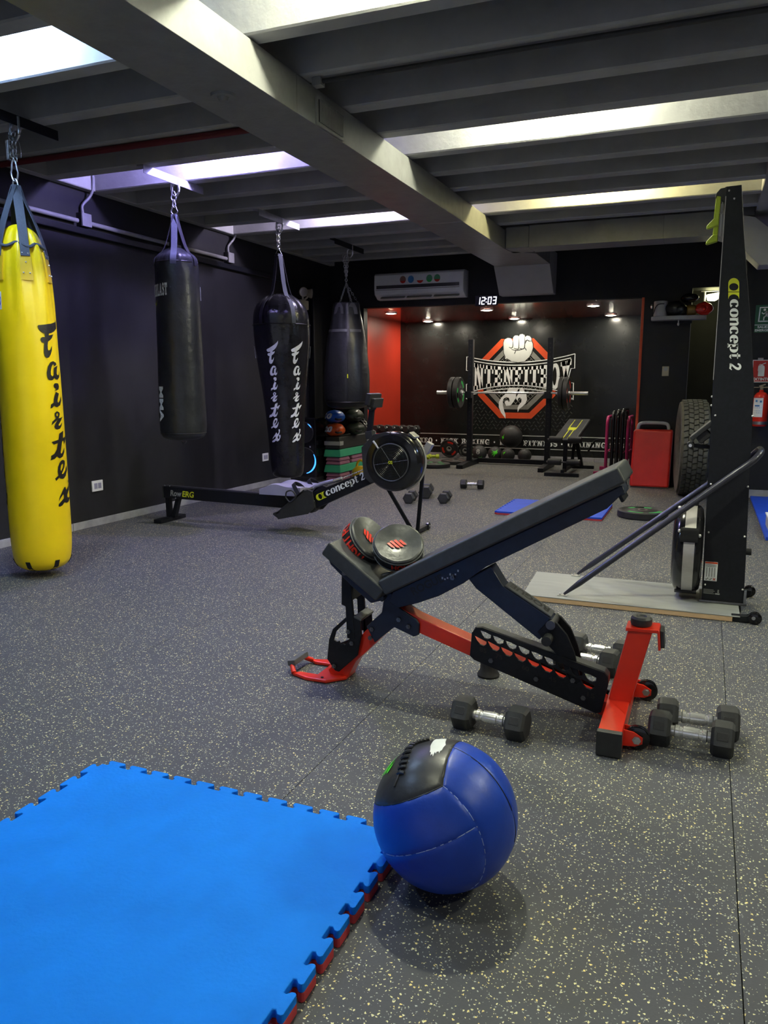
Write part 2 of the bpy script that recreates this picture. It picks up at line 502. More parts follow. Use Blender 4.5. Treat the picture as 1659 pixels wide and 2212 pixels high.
def rect(a, b, c, d): return [(a, b), (c, b), (c, d), (a, d)]
S = 0.15
def st(x): return [rect(x - .14, 0, x + .14, 1), rect(x - .24, 0, x + .24, S), rect(x - .24, 1 - S, x + .24, 1)]
SLAB = {
 'I': (0.56, st(.28)),
 'N': (1.0, [rect(.1, 0, .3, 1), rect(.0, 0, .42, S), rect(.0, 1 - S, .36, 1), rect(.7, 0, .9, 1), rect(.6, 1 - S, 1.0, 1), [(.1, 1), (.4, 1), (.9, 0), (.62, 0)]]),
 'T': (.86, [rect(.29, 0, .57, 1), rect(.19, 0, .67, S), rect(0, .82, .86, 1), rect(0, .62, .13, 1), rect(.73, .62, .86, 1)]),
 'E': (.82, [rect(.1, 0, .36, 1), rect(0, 0, .8, .17), rect(0, .83, .8, 1), rect(.1, .42, .56, .57), rect(.67, 0, .8, .36), rect(.67, .66, .8, 1), rect(.5, .33, .6, .66)]),
 'F': (.80, [rect(.1, 0, .36, 1), rect(0, 0, .5, S), rect(0, .83, .8, 1), rect(.1, .40, .56, .55), rect(.67, .62, .8, 1), rect(.5, .31, .6, .64)]),
 'B': (.86, [rect(.1, 0, .36, 1), rect(0, 0, .5, .16), rect(0, .84, .5, 1), rect(.1, .43, .55, .57), [(.5, 0), (.7, .02), (.84, .14), (.86, .3), (.8, .46), (.66, .52), (.55, .43), (.6, .36), (.6, .22), (.5, .16)], [(.55, .57), (.66, .5), (.78, .58), (.83, .72), (.8, .88), (.68, .98), (.5, 1), (.5, .84), (.57, .78), (.57, .64)]]),
 'O': (.92, 'O'), 'C': (.86, 'C'), 'G': (.9, 'G'), 'S': (.76, 'S'),
 'X': (.96, [[(.06, 1), (.4, 1), (.9, 0), (.56, 0)], [(.6, 1), (.9, 1), (.38, 0), (.08, 0)], rect(0, 1 - S, .46, 1), rect(.54, 1 - S, .96, 1), rect(0, 0, .44, S), rect(.5, 0, .96, S)]),
 'K': (.96, [rect(.1, 0, .36, 1), rect(0, 0, .46, S), rect(0, 1 - S, .46, 1), [(.36, .36), (.36, .6), (.68, 1), (.9, 1)], [(.42, .54), (.6, .66), (.94, 0), (.64, 0)], rect(.54, 1 - S, .96, 1), rect(.54, 0, .98, S)]),
 'M': (1.15, [rect(.1, 0, .3, 1), rect(0, 0, .42, S), rect(.85, 0, 1.05, 1), rect(.73, 0, 1.15, S), [(0, 1), (.34, 1), (.66, .2), (.5, .05)], [(.81, 1), (1.15, 1), (.65, .05), (.49, .2)], rect(0, 1 - S, .3, 1), rect(.85, 1 - S, 1.15, 1)]),
 'A': (1.0, [[(.08, 0), (.28, 0), (.6, 1), (.4, 1)], [(.4, 1), (.62, 1), (.94, 0), (.66, 0)], rect(.26, .24, .74, .38), rect(0, 0, .38, S), rect(.58, 0, 1.0, S)]),
 'R': (.92, [rect(.1, 0, .36, 1), rect(0, 0, .48, S), rect(0, .84, .5, 1), rect(.1, .42, .55, .57), [(.5, .42), (.7, .44), (.82, .56), (.84, .74), (.78, .92), (.64, 1), (.5, 1), (.5, .84), (.58, .78), (.58, .64), (.5, .57)], [(.42, .5), (.66, .48), (.92, 0), (.62, 0)]]),
 'Y': (.92, [rect(.33, 0, .59, .5), rect(.22, 0, .7, S), [(.04, 1), (.34, 1), (.59, .45), (.33, .45)], [(.62, 1), (.88, 1), (.59, .42), (.4, .45)], rect(0, 1 - S, .42, 1), rect(.54, 1 - S, .92, 1)]),
 'L': (.78, [rect(.1, 0, .36, 1), rect(0, 0, .76, .17), rect(0, 1 - S, .46, 1), rect(.63, 0, .76, .4)]),
 'V': (.92, [[(.06, 1), (.34, 1), (.56, .15), (.4, 0)], [(.64, 1), (.86, 1), (.54, 0), (.38, .15)], rect(0, 1 - S, .42, 1), rect(.52, 1 - S, .92, 1)]),
 ' ': (.5, []), '.': (.5, [[(.13, .38), (.25, .33), (.37, .38), (.42, .5), (.37, .62), (.25, .67), (.13, .62), (.08, .5)]]),
}
def slab(mb, text, fn, gap=0.1):
    # slab capitals one unit high laid along u; fn(u, v) to 3D, u normalised to the whole width
    tot = sum(SLAB[c][0] + gap for c in text) - gap
    x = 0
    for ch in text:
        wd, sh = SLAB[ch]
        f2 = lambda u, v, x=x: fn((x + u) / tot, v)
        if isinstance(sh, str):
            cx = wd / 2
            def ww(t): return .13 + .15 * abs(math.cos(R_(t)))
            if sh == 'S':
                p = smooth_pts([(.66, .74, 0), (.6, .88, 0), (.38, .93, 0), (.16, .84, 0), (.16, .64, 0), (.38, .53, 0), (.6, .42, 0), (.62, .2, 0), (.4, .07, 0), (.16, .12, 0), (.1, .27, 0)], 3)
                mb.strip([(q.x, q.y) for q in p], [.14 + .1 * math.sin(PI * i / (len(p) - 1)) for i in range(len(p))], f2)
                for q in (rect(.6, .6, .72, .95), rect(.04, .05, .16, .38)):
                    mb.flat([q], f2)
            else:
                a0, a1 = {'O': (0, 360), 'C': (40, 320), 'G': (40, 345)}[sh]
                n = 28
                mb.strip(arc((cx, .5), cx - .14, a0, a1, n, .43), [ww(a0 + (a1 - a0) * i / n) for i in range(n + 1)], f2)
                if sh == 'C':
                    mb.flat([rect(wd - .18, .62, wd - .04, .98)], f2)
                if sh == 'G':
                    mb.flat([rect(wd - .18, .64, wd - .04, .98)], f2); mb.flat([rect(wd - .34, 0, wd - .06, .46)], f2); mb.flat([rect(wd - .46, .34, wd, .48)], f2)
        else:
            for q in sh:
                q = [(round(a, 4), round(b, 4)) for a, b in q]
                # split long edges so that a bent banner stays smooth
                mb.flat([q], f2)
        x += wd + gap
    return mb

# bold serif lower-case strokes (x-height 1), widths per point
def circ_w(n, a0, a1, thin, thick):
    return [thin + (thick - thin) * abs(math.cos(R_(a0 + (a1 - a0) * i / n))) ** 1.3 for i in range(n + 1)]
def serif_word(mb, fn):
    # draws the word "concept 2"; fn(u, v): u along the word in x-heights, v up
    def cc(x):
        n = 22
        mb.strip(arc((x + .46, .5), .34, 48, 322, n, .44), [w_ if i > 2 else .2 for i, w_ in enumerate(circ_w(n, 48, 322, .1, .42))], fn)
        mb.flat([[(x + .46 + .34 * math.cos(t) * .0 + .25 + .12 * math.cos(t), .78 + .13 * math.sin(t)) for t in [2 * PI * i / 12 for i in range(12)]]], fn)
        return x + .98
    def oo(x):
        n = 28
        mb.strip(arc((x + .5, .5), .34, 0, 360, n, .44), circ_w(n, 0, 360, .1, .38), fn)
        return x + 1.06
    def stem(x, y0, y1, w_=.3): mb.flat([rect(x, y0, x + w_, y1)], fn)
    def nn(x):
        stem(x + .04, 0, 1); mb.flat([rect(x - .04, .9, x + .2, 1)], fn)
        p = smooth_pts([(x + .3, .72, 0), (x + .48, .93, 0), (x + .68, .9, 0), (x + .76, .66, 0), (x + .76, 0, 0)], 4)
        mb.strip([(q.x, q.y) for q in p], [.08 + .22 * min(1, i / (len(p) * .55)) for i in range(len(p))], fn)
        return x + 1.06
    def ee(x):
        n = 24
        mb.strip(arc((x + .46, .5), .33, 0, 320, n, .44), circ_w(n, 0, 320, .09, .4), fn)
        mb.flat([rect(x + .3, .46, x + .92, .56)], fn)
        return x + 1.0
    def pp(x):
        stem(x + .06, -.24, 1); mb.flat([rect(x - .04, .9, x + .2, 1)], fn); mb.flat([rect(x - .04, -.26, x + .46, -.15)], fn)
        n = 22
        mb.strip(arc((x + .5, .5), .34, 150, -150, n, .44), circ_w(n, 150, -150, .1, .38), fn)
        return x + 1.06
    def tt(x):
        stem(x + .16, .18, 1.26, .28); mb.flat([rect(x, .88, x + .66, 1)], fn)
        p = smooth_pts([(x + .3, .3, 0), (x + .34, .1, 0), (x + .5, .05, 0), (x + .66, .2, 0)], 4)
        mb.strip([(q.x, q.y) for q in p], [.28 - .2 * i / (len(p) - 1) for i in range(len(p))], fn)
        return x + .78
    x = 0
    for g in (cc, oo, nn, cc, ee, pp, tt):
        x = g(x)
    x += .38
    p = smooth_pts([(x + .1, .95, 0), (x + .2, 1.18, 0), (x + .46, 1.26, 0), (x + .68, 1.08, 0), (x + .6, .74, 0), (x + .3, .36, 0), (x + .12, .1, 0)], 4)
    mb.strip([(q.x, q.y) for q in p], [.16 + .14 * math.sin(PI * min(1, i / (len(p) * .9))) for i in range(len(p))], fn)
    mb.strip([(x + .08, .08), (x + .4, .12), (x + .66, .06), (x + .84, .26)], [.16, .24, .2, .08], fn)
    return x + .86

def maker_mark(mb, fn):
    # the rounded bar with a hole, split, in x-heights: u 0..2.6, v -.05..1.2
    out = [(1.55, -.1), (1.55, 1.2)] + [(.65 - .62 * math.sin(R_(a)), .55 + .65 * math.cos(R_(a))) for a in range(0, 181, 15)]
    hole = [(1.02 + .42 * math.cos(R_(a)), .55 + .55 * math.sin(R_(a))) for a in range(0, 360, 24)]
    mb.flat([out, hole], fn)
    q = [(1.62, -.1), (1.62, 1.2), (2.3, 1.2)] + [(2.35 - .5 * math.sin(R_(a)), .55 + .62 * math.cos(R_(a))) for a in range(0, 181, 20)] + [(2.3, -.1)]
    mb.flat([q], fn)

SCRIPT = [
 [[(360,310),(500,290),(640,260),(740,215),(800,165),(790,250),(775,300),(750,350),(700,410),(640,445),(580,465),(575,500),(620,490),(675,470),(640,550),(590,600),(550,625),(535,700),(535,780),(550,805),(585,790),(630,700),(620,800),(590,880),(550,940),(505,955),(460,920),(445,850),(455,750),(468,655),(420,645),(390,600),(400,560),(440,540),(490,540),(490,470),(420,435),(375,390),(355,340)]],
 [[(690,1045),(630,1015),(570,1040),(510,1130),(475,1250),(480,1340),(510,1395),(560,1405),(600,1395),(635,1355),(665,1385),(705,1390),(745,1340),(760,1210),(735,1290),(710,1300),(692,1270),(700,1190),(722,1100),(640,1150),(630,1210),(625,1300),(590,1325),(562,1290),(565,1220),(590,1130),(620,1080),(640,1090),(650,1120),(700,1085)]],
 [[(665,1460),(710,1470),(725,1530),(710,1590),(660,1615),(620,1612),(660,1590),(655,1575),(615,1550),(605,1510),(625,1470)]],
 [[(650,1640),(710,1675),(690,1740),(668,1830),(680,1865),(720,1830),(755,1735),(755,1820),(720,1920),(650,1955),(620,1945),(590,1920),(550,1960),(503,1980),(520,1895),(585,1860),(590,1790),(620,1700)]],
 [[(640,2038),(690,2063),(700,2103),(680,2158),(665,2185),(710,2181),(760,2158),(720,2233),(655,2318),(660,2343),(690,2333),(740,2278),(720,2353),(680,2403),(620,2418),(575,2398),(558,2358),(585,2293),(650,2208),(580,2263),(500,2323),(522,2248),(608,2181),(585,2133),(590,2073)], [(640,2073),(660,2093),(655,2133),(635,2143),(617,2113)]],
 [[(752,2453),(735,2603),(780,2588),(797,2551),(845,2548),(800,2643),(752,2738),(752,2658),(710,2668),(660,2898),(670,2928),(700,2903),(752,2803),(745,2903),(700,2993),(635,3018),(600,2998),(575,2968),(520,3018),(420,3041),(445,2998),(445,2948),(520,2913),(580,2823),(612,2698),(525,2720),(475,2665),(630,2628),(660,2503)]],
 [[(700,3058),(740,3083),(740,3143),(720,3223),(650,3353),(690,3353),(740,3293),(780,3193),(780,3293),(740,3403),(700,3448),(660,3458),(620,3443),(590,3418),(515,3483),(495,3428),(575,3373),(565,3293),(580,3193),(620,3113),(660,3068)], [(690,3128),(705,3163),(690,3213),(637,3293),(630,3243),(650,3163)]],
 [[(815,3493),(835,3533),(825,3603),(790,3723),(745,3813),(745,3858),(765,3885),(800,3873),(820,3813),(800,3773),(805,3733),(835,3718),(858,3743),(850,3823),(810,3923),(770,3968),(725,3983),(672,3953),(620,4013),(560,4033),(530,4018),(540,3973),(660,3873),(672,3833),(660,3778),(600,3838),(540,3918),(580,3813),(690,3638),(715,3638),(735,3713),(780,3643),(795,3583),(780,3533),(795,3498)]],
]
def script_word(mb, fn):
    for loops in SCRIPT:
        mb.flat(loops, fn, 90)

# ================================================================ SETTING
XL, YF, YB = -4.665, 9.5, 12.0       # left wall, front wall, mural wall
ZB, ZS = 2.68, 3.04                  # underside of ribs, underside of slab
XR, YN = 4.2, -2.6                   # right wall, wall behind

fl = struct(MB().box(-4.8, XR + .1, YN - .1, YB + .1, -.12, -.012).build('floor', 'black'))
x = -1.06 - 1.2 * 3
while x < XR:
    a = max(x, XL) + .0012; b = min(x + 1.2, XR) - .0012
    if b > a:
        MB().box(a, b, YN, YB, -.012, 0).build('rubber_roll', 'floor', fl, smooth=False)
    x += 1.2

ce = struct(MB().box(-4.8, XR + .1, YN - .1, YF + .05, ZS, ZS + .15).build('ceiling', 'concrete'))
for k in range(-12, 13):
    far = 3.29 + .493 * k
    if far > YF - .02: break
    rb = MB()
    for a, b in ((-4.6, .31), (.56, XR)):
        rb2 = MB().box(a, b, far - .11, far, ZB, ZS)
        rb2.build('ceiling_rib', 'concrete', ce, bevel=.008, seg=1)
MB().box(XL, -4.59, YN, YF, ZB, ZS).build('edge_beam', 'concrete', ce, bevel=.006, seg=1)
MB().box(.30, .57, YN, YF, ZB - .002, ZS).build('edge_beam', 'concrete', ce, bevel=.006, seg=1)

struct(MB().box(-4.8, XL, YN, YB, 0, ZS).build('wall_left', 'wall'))
struct(MB().box(XR, XR + .1, YN, YF, 0, ZS).build('wall_right', 'wall'))
struct(MB().box(XL, -3.2, YN - .1, YN, 0, ZS).box(-3.2, 3.2, YN - .1, YN, 2.5, ZS).box(3.2, XR, YN - .1, YN, 0, ZS).build('wall_back', 'wall'))  # wide opening added in this unseen wall to let world fill light in
wf = MB().box(-4.662, -4.18, YF, YF + .12, 0, ZS).box(-4.18, -.72, YF, YF + .12, 2.13, ZS).box(-.72, -.215, YF, YF + .3, 0, ZS).box(-.215, .32, YF, YF + .3, 2.212, ZS)
wf = struct(wf.build('wall_front', 'wall'))
struct(MB().box(.30, XR, 8.87, 9.8, 0, ZS).build('wall_corner', 'wall'))
struct(MB().box(-.70, .35, 10.6, 10.7, 0, 2.6).build('wall_niche', 'ivory_wall' if 'ivory_wall' in M else 'wall'))
MB().box(-.70, .35, 9.8, 10.6, 2.5, 2.55).build('niche_soffit', 'concrete', wf)
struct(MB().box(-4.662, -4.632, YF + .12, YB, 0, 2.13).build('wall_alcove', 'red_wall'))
struct(MB().box(-.60, -.5, YF + .3, YB, 0, 2.13).build('wall_alcove', 'wall'))
wm = struct(MB().box(-4.662, -.6, YB, YB + .1, 0, 2.3).build('wall_far', 'mural'))
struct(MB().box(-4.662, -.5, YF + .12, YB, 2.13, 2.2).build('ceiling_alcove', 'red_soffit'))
struct(MB().box(-.742, -.712, YF - .012, YF, 0, 2.13).build('trim_1', 'orange_red', bevel=.003))
# skirting boards, in lengths
bl = struct(MB().box(XL, XL + .012, YN, -1.0, 0, .062).build('baseboard_left', 'base', bevel=.003))
y = -1.0
while y < YF - .1:
    e = min(y + 1.15, YF)
    MB().box(XL, XL + .012, y + .002, e - .002, 0, .062).build('skirting_tile', 'base', bl, bevel=.003); y = e
bf = struct(MB().box(-4.64, -3.6, YB - .014, YB, 0, .062).build('baseboard_far', 'base', bevel=.003))
for a in (-3.6, -2.55, -1.5):
    MB().box(a + .002, min(a + 1.05, -.6) - .002, YB - .014, YB, 0, .062).build('skirting_tile', 'base', bf, bevel=.003)
struct(MB().box(.302, XR, 8.855, 8.87, 0, .085).build('baseboard_corner', 'base', bevel=.003))
# dark trunking in the corner, ledge along the left wall
struct(MB().box(XL, XL + .085, 8.86, 9.02, 0, 2.35).build('trim_2', 'black', bevel=.006))
struct(MB().box(XL, XL + .05, YN, 8.3, 2.335, 2.385).build('trim_3', 'black', bevel=.006))

# ---------------------------------------------------------------- mural on the far wall
YM = YB - .002
def on(d): return lambda u, v: (u, YM - d, v)
def octa(cx, cz, ap):
    h = ap * math.tan(PI / 8)
    return [(cx - h, cz + ap), (cx + h, cz + ap), (cx + ap, cz + h), (cx + ap, cz - h), (cx + h, cz - ap), (cx - h, cz - ap), (cx - ap, cz - h), (cx - ap, cz + h)]
OX, OZ = -2.722, 1.235
MB().flat([octa(OX, OZ, .605), octa(OX, OZ, .515)], on(.001)).build('octagon_ring', 'orange_red', wm)
MB().flat([octa(OX, OZ, .465), octa(OX, OZ, .395)], on(.001)).build('inner_octagon', 'grey_paint', wm)
fence = MB()
def inside(p, ap):
    h = ap * math.tan(PI / 8); dx, dz = abs(p[0] - OX), abs(p[1] - OZ)
    return dx < ap and dz < ap and dx + dz < ap + h
for k in range(-14, 15):
    for sgn in (1, -1):
        run = []
        for i in range(-60, 61):
            p = (OX + i * .01, OZ + sgn * i * .01 + k * .075)
            if inside(p, .39): run.append(p)
            elif len(run) > 1: fence.strip(run, .007, on(.0012)); run = []
        if len(run) > 1: fence.strip(run, .007, on(.0012))
fo = fence.build('chain_link_pattern', 'grey_paint', wm); fo['kind'] = 'stuff'
dash = MB()
rd = random.Random(3)
for r in range(9):
    for c in range(26):
        u = -3.42 + c * .066 + (r % 2) * .033; v = .47 + r * .052
        if inside((u, v), .63) or u > -1.86: continue
        a = R_(45 if (r + c) % 2 else -45); l, t = .026, .008
        dash.flat([[(u + l * math.cos(a) * math.cos(q) - t * math.sin(a) * math.sin(q), v + l * math.sin(a) * math.cos(q) + t * math.cos(a) * math.sin(q)) for q in [2 * PI * i / 8 for i in range(8)]]], on(.001))
do = dash.build('tread_plate_pattern', 'dim_paint', wm); do['kind'] = 'stuff'
# smoke tails below the fist
tails = MB()
tails.flat([[(-2.83, 1.10), (-2.65, 1.10), (-2.70, .98), (-2.76, .88), (-2.80, .83), (-2.87, .82), (-2.895, .87), (-2.88, .905), (-2.845, .905), (-2.83, .88), (-2.815, .90), (-2.83, .945), (-2.87, .955), (-2.91, .935), (-2.925, .89), (-2.92, .83), (-2.90, .75), (-2.876, .69), (-2.874, .622), (-2.90, .66), (-2.95, .72), (-2.985, .80), (-2.985, .88), (-2.95, .95), (-2.88, 1.01)][::-1]], on(.0022))
tails.flat([[(-2.68, 1.10), (-2.62, 1.10), (-2.56, 1.0), (-2.545, .92), (-2.57, .86), (-2.62, .81), (-2.66, .78), (-2.685, .727), (-2.69, .79), (-2.67, .84), (-2.635, .88), (-2.63, .93), (-2.66, .955), (-2.685, .935), (-2.69, .90), (-2.715, .93), (-2.72, .99), (-2.70, 1.05)][::-1]], on(.0022))
tails.build('smoke_tails', 'white', wm)
# banner
def ztop(u): return 1.487 + .115 * ((u + 2.722) / .87) ** 2
def zbot(u): return 1.137 - .125 * ((u + 2.722) / .80) ** 2
us = [-3.42 + i * 1.50 / 30 for i in range(31)]
MB().flat([[(u, ztop(u)) for u in us] + [(u, zbot(u)) for u in us[::-1]]], on(.003)).build('banner_field', 'mural', wm)
bl_ = MB()
bl_.strip([(u, ztop(u)) for u in [-3.50 + i * 1.65 / 30 for i in range(31)]], .013, on(.0036))
bl_.strip([(u, ztop(u) - .045) for u in [-3.46 + i * 1.555 / 30 for i in range(31)]], .013, on(.0036))
bl_.strip([(u, zbot(u)) for u in [-3.46 + i * 1.555 / 30 for i in range(31)]], .013, on(.0036))
bl_.strip([(u, zbot(u) - .05) for u in [-3.50 + i * 1.65 / 30 for i in range(31)]], .013, on(.0036))
for pts in ([(-3.47, 1.57), (-3.516, 1.58), (-3.518, 1.365), (-3.47, 1.365)], [(-1.905, 1.53), (-1.90, 1.49)], [(-1.848, 1.604), (-1.845, 1.39), (-1.90, 1.385), (-1.93, 1.26)], [(-3.47, 1.155), (-3.515, 1.155), (-3.51, .921), (-3.47, .93)], [(-1.90, 1.175), (-1.854, 1.175), (-1.849, .923), (-1.90, .94)]):
    bl_.strip(pts, .013, on(.0036))
bl_.build('banner_outline', 'white', wm)
lt = MB()
def banner(u, v):
    X = -3.50 + 1.605 * u
    a, b = zbot(X) + .012, ztop(X) - .075
    return (X, YM - .0040, a + (b - a) * v)
slab(lt, 'INTENFITBOX', banner, .06)
lt.build('banner_lettering', 'white', wm)
# fist
fist = MB()
fp = [(-2.93, 1.70), (-2.935, 1.78), (-2.92, 1.83), (-2.87, 1.853), (-2.82, 1.845), (-2.79, 1.80), (-2.785, 1.86), (-2.76, 1.885), (-2.72, 1.885), (-2.70, 1.87), (-2.685, 1.897), (-2.65, 1.905), (-2.615, 1.89), (-2.605, 1.86), (-2.575, 1.88), (-2.535, 1.872), (-2.508, 1.84), (-2.505, 1.80), (-2.485, 1.76), (-2.48, 1.70), (-2.50, 1.62), (-2.53, 1.565), (-2.57, 1.53), (-2.60, 1.50), (-2.70, 1.485), (-2.80, 1.50), (-2.87, 1.545), (-2.905, 1.535), (-2.90, 1.57), (-2.925, 1.63)]
fist.flat([[(OX + (p[0] - OX) * 1.045, 1.69 + (p[1] - 1.69) * 1.04) for p in fp]], on(.0044))
fist.build('fist_outline', 'black_print', wm)
MB().flat([fp], on(.0050)).build('fist', 'mural_white', wm)
fl_ = MB()
for pts in ([(-2.79, 1.82), (-2.788, 1.73), (-2.81, 1.70), (-2.85, 1.715)], [(-2.698, 1.87), (-2.698, 1.70), (-2.73, 1.685), (-2.775, 1.70)], [(-2.607, 1.87), (-2.607, 1.71), (-2.64, 1.685), (-2.69, 1.70)], [(-2.60, 1.80), (-2.57, 1.815), (-2.54, 1.80), (-2.505, 1.80)], [(-2.607, 1.75), (-2.59, 1.79), (-2.57, 1.815)], [(-2.81, 1.68), (-2.74, 1.665), (-2.66, 1.675), (-2.60, 1.70)], [(-2.74, 1.665), (-2.76, 1.61)], [(-2.60, 1.70), (-2.575, 1.66)]):
    q = [(p.x, p.y) for p in smooth_pts([(a, b, 0) for a, b in pts], 4)]
    fl_.strip(q, [.006 + .008 * math.sin(PI * i / (len(q) - 1)) for i in range(len(q))], on(.0056))
fl_.build('fist_lines', 'black_print', wm)
# lettered strip along the foot of the mural
for z in (.366, .168, .052):
    MB().flat([rect(-4.45, z - .006, -.62, z + .006)], on(.001)).build('stripe', 'mural_white', wm)
for tx, a, b in (('BOXEO', -4.45, -4.07), ('.', -4.02, -3.985), ('KICK BOXING', -3.93, -3.123), ('.', -3.06, -3.025), ('MMA', -2.955, -2.72), ('.', -2.665, -2.63), ('FITNESS', -2.583, -2.06), ('.', -2.01, -1.975), ('TRAINING SYSTEM', -1.925, -.84)):
    q = MB()
    zz = (.212, .297)
    slab(q, tx, lambda u, v, a=a, b=b: (a + (b - a) * u, YM - .0012, zz[0] + (zz[1] - zz[0]) * v), .12)
    q.build('strip_lettering', 'white', wm)

# ================================================================ CEILING SERVICES
for i, (lx, ly, lc, ls) in enumerate(LAMPS):
    side = 'left' if lx < -2 else ('middle' if lx < 1 else 'right')
    row = {1.03: 'above the camera end', 3.01: 'above the front mat', 4.99: 'above the rowing machine', 6.95: 'near the alcove'}[ly]
    tint = 'cool' if lc in (COOL, VIOL, PINK) else 'warm'
    t = thing('ceiling_lamp', f'{tint} globe lamp in the {side} ceiling bay, coffer {row}', 'lamp', (lx, ly, LAMP_Z), 'lamps in the ceiling coffers')
    MB().cyl((lx, ly, LAMP_Z + .045), (lx, ly, ZS), .028, .04, 16).build('lamp_holder', 'white_plastic', t)
    MB().sphere((lx, ly, LAMP_Z), .045, 10, 8).build('bulb', emit('lamp_bulb', lc, ls), t)

# main air duct with its branch, elbows and grille
du = thing('air_duct', 'grey boxed air duct hanging under the ceiling ribs down the room', 'duct', (-2.135, 3.5, 2.49))
ya, yb = -2.5, 9.0
MB().box(-2.33, -1.945, ya, 2.2, 2.49, 2.672).build('duct_section', 'duct', du, bevel=.004)
for a, b in ((2.2, 3.62), (3.62, 5.05), (5.05, 6.45), (6.45, 7.86)):
    MB().box(-2.33, -1.945, a, b, 2.49 + (.0015 if int(a) % 2 else 0), 2.672).build('duct_section', 'duct', du, bevel=.004)
MB().prism([(-2.33, 7.862), (-1.945, 7.862), (-1.93, 8.05), (-1.80, 8.2), (-1.71, 8.3), (-1.71, 9.05), (-2.33, 9.05)], 2.49, 2.672, 'xy').build('duct_section', 'duct', du, bevel=.004)
MB().prism([(9.05, 2.49), (9.05, 2.67), (9.49, 2.67), (9.49, 2.2), (9.33, 2.2)], -2.35, -1.71, 'yz').build('outlet_elbow', 'panel_grey', du, bevel=.006)
br = MB()
bp = [(-1.944, 7.87)] + [(-1.9 + .02 * i, 7.87 - .012 * math.sin(PI * i / 6)) for i in range(7)] + [(-1.70, 7.86)]
MB().box(-1.942, -1.70, 7.89, 8.195, 2.49, 2.70).build('branch_section', 'duct', du, bevel=.02)
for a, b in ((-1.70, -.46), (-.46, .0)):
    MB().box(a, b, 7.875, 8.2, 2.488, 2.695).build('branch_section', 'duct', du, bevel=.004)
MB().prism([(0, 2.488), (0, 2.695), (.30, 2.62), (.56, 2.40), (.56, 2.21), (.36, 2.21), (.26, 2.31), (.15, 2.44)], 7.875, 8.2, 'xz').build('branch_elbow', 'panel_grey', du, bevel=.006)
gr = MB().box(-1.945, -1.933, 3.81, 4.135, 2.496, 2.632).build('vent_grille', 'duct', du, bevel=.003)
MB().box(-1.934, -1.931, 3.83, 4.115, 2.51, 2.618).build('grille_opening', 'black', gr)
for i in range(18):
    yy = 3.838 + i * .0158
    MB().box(-1.937, -1.924, yy, yy + .005, 2.51, 2.618).build('grille_slat', 'duct', gr, smooth=False)
MB().cyl((-2.139, 3.27, 2.478), (-2.139, 3.27, 2.49), .055, .058, 24).cyl((-2.139, 3.27, 2.462), (-2.139, 3.27, 2.478), .02, .028, 16).build('round_fitting', 'duct', du)

tag(MB().tube([(-4.58, 4.235, 2.66), (-2.34, 4.235, 2.66)], .02, 12).build('sprinkler_pipe', 'pipe_red', origin=(-3.4, 4.235, 2.66)), 'dark red pipe running along a ceiling rib left of the duct', 'pipe')
tp = thing('cable_pipe', 'thin black pipe clipped under a ceiling rib right of the duct', 'pipe', (-.5, 3.735, 2.66))
MB().tube([(-1.90, 3.735, 2.663), (.29, 3.735, 2.663)], .012, 10).build('tube', 'black_plastic', tp)
MB().box(-1.91, -1.86, 3.71, 3.76, 2.64, 2.68).build('pipe_clip', 'duct', tp, bevel=.003)

# conduit on the left wall, with two boxes and flexible drops
cd = thing('wall_conduit', 'grey metal conduit running along the top of the left wall', 'conduit', (XL, 5, 2.43))
for a, b in ((1.0, 4.98), (5.11, 7.04), (7.17, 8.2)):
    if b > 8: continue
    MB().tube([(XL + .035, a, 2.432), (XL + .035, b, 2.432)], .018, 12).build('conduit_tube', 'galv', cd)
for yy, lab in ((5.06, 'square metal junction box on the conduit beside the black punching bag'), (7.10, 'square metal junction box at the far end of the wall conduit')):
    j = thing('junction_box', lab, 'junction box', (XL, yy, 2.45), 'junction boxes on the conduit')
    MB().box(XL, XL + .055, yy - .055, yy + .055, 2.395, 2.50).build('box_body', 'black_plastic', j, bevel=.004)
    MB().box(XL + .055, XL + .061, yy - .05, yy + .05, 2.398, 2.498).build('cover_plate', 'galv', j, bevel=.004)
    MB().tube(smooth_pts([(XL + .03, yy - .01, 2.50), (XL + .03, yy - .01, 2.56), (XL + .05, yy + .05, 2.63), (XL + .085, yy + .06, 2.70), (XL + .09, yy + .06, 2.82)], 5), .011, 10).build('flexible_drop', 'galv', j)
# sockets
for yy, lab in ((5.05, 'white double socket low on the left wall behind the yellow bag'), (7.757, 'white socket low on the left wall beside the twin-lettered black bag')):
    j = thing('wall_socket', lab, 'socket', (XL, yy, .335), 'sockets on the left wall')
    MB().box(XL, XL + .012, yy - .063, yy + .063, .29, .38).build('face_plate', 'white_plastic', j, bevel=.004)
    for k in (-.022, .022):
        MB().box(XL + .012, XL + .014, yy + k - .018, yy + k + .018, .312, .358).build('outlet', 'grey_plastic', j, bevel=.001)
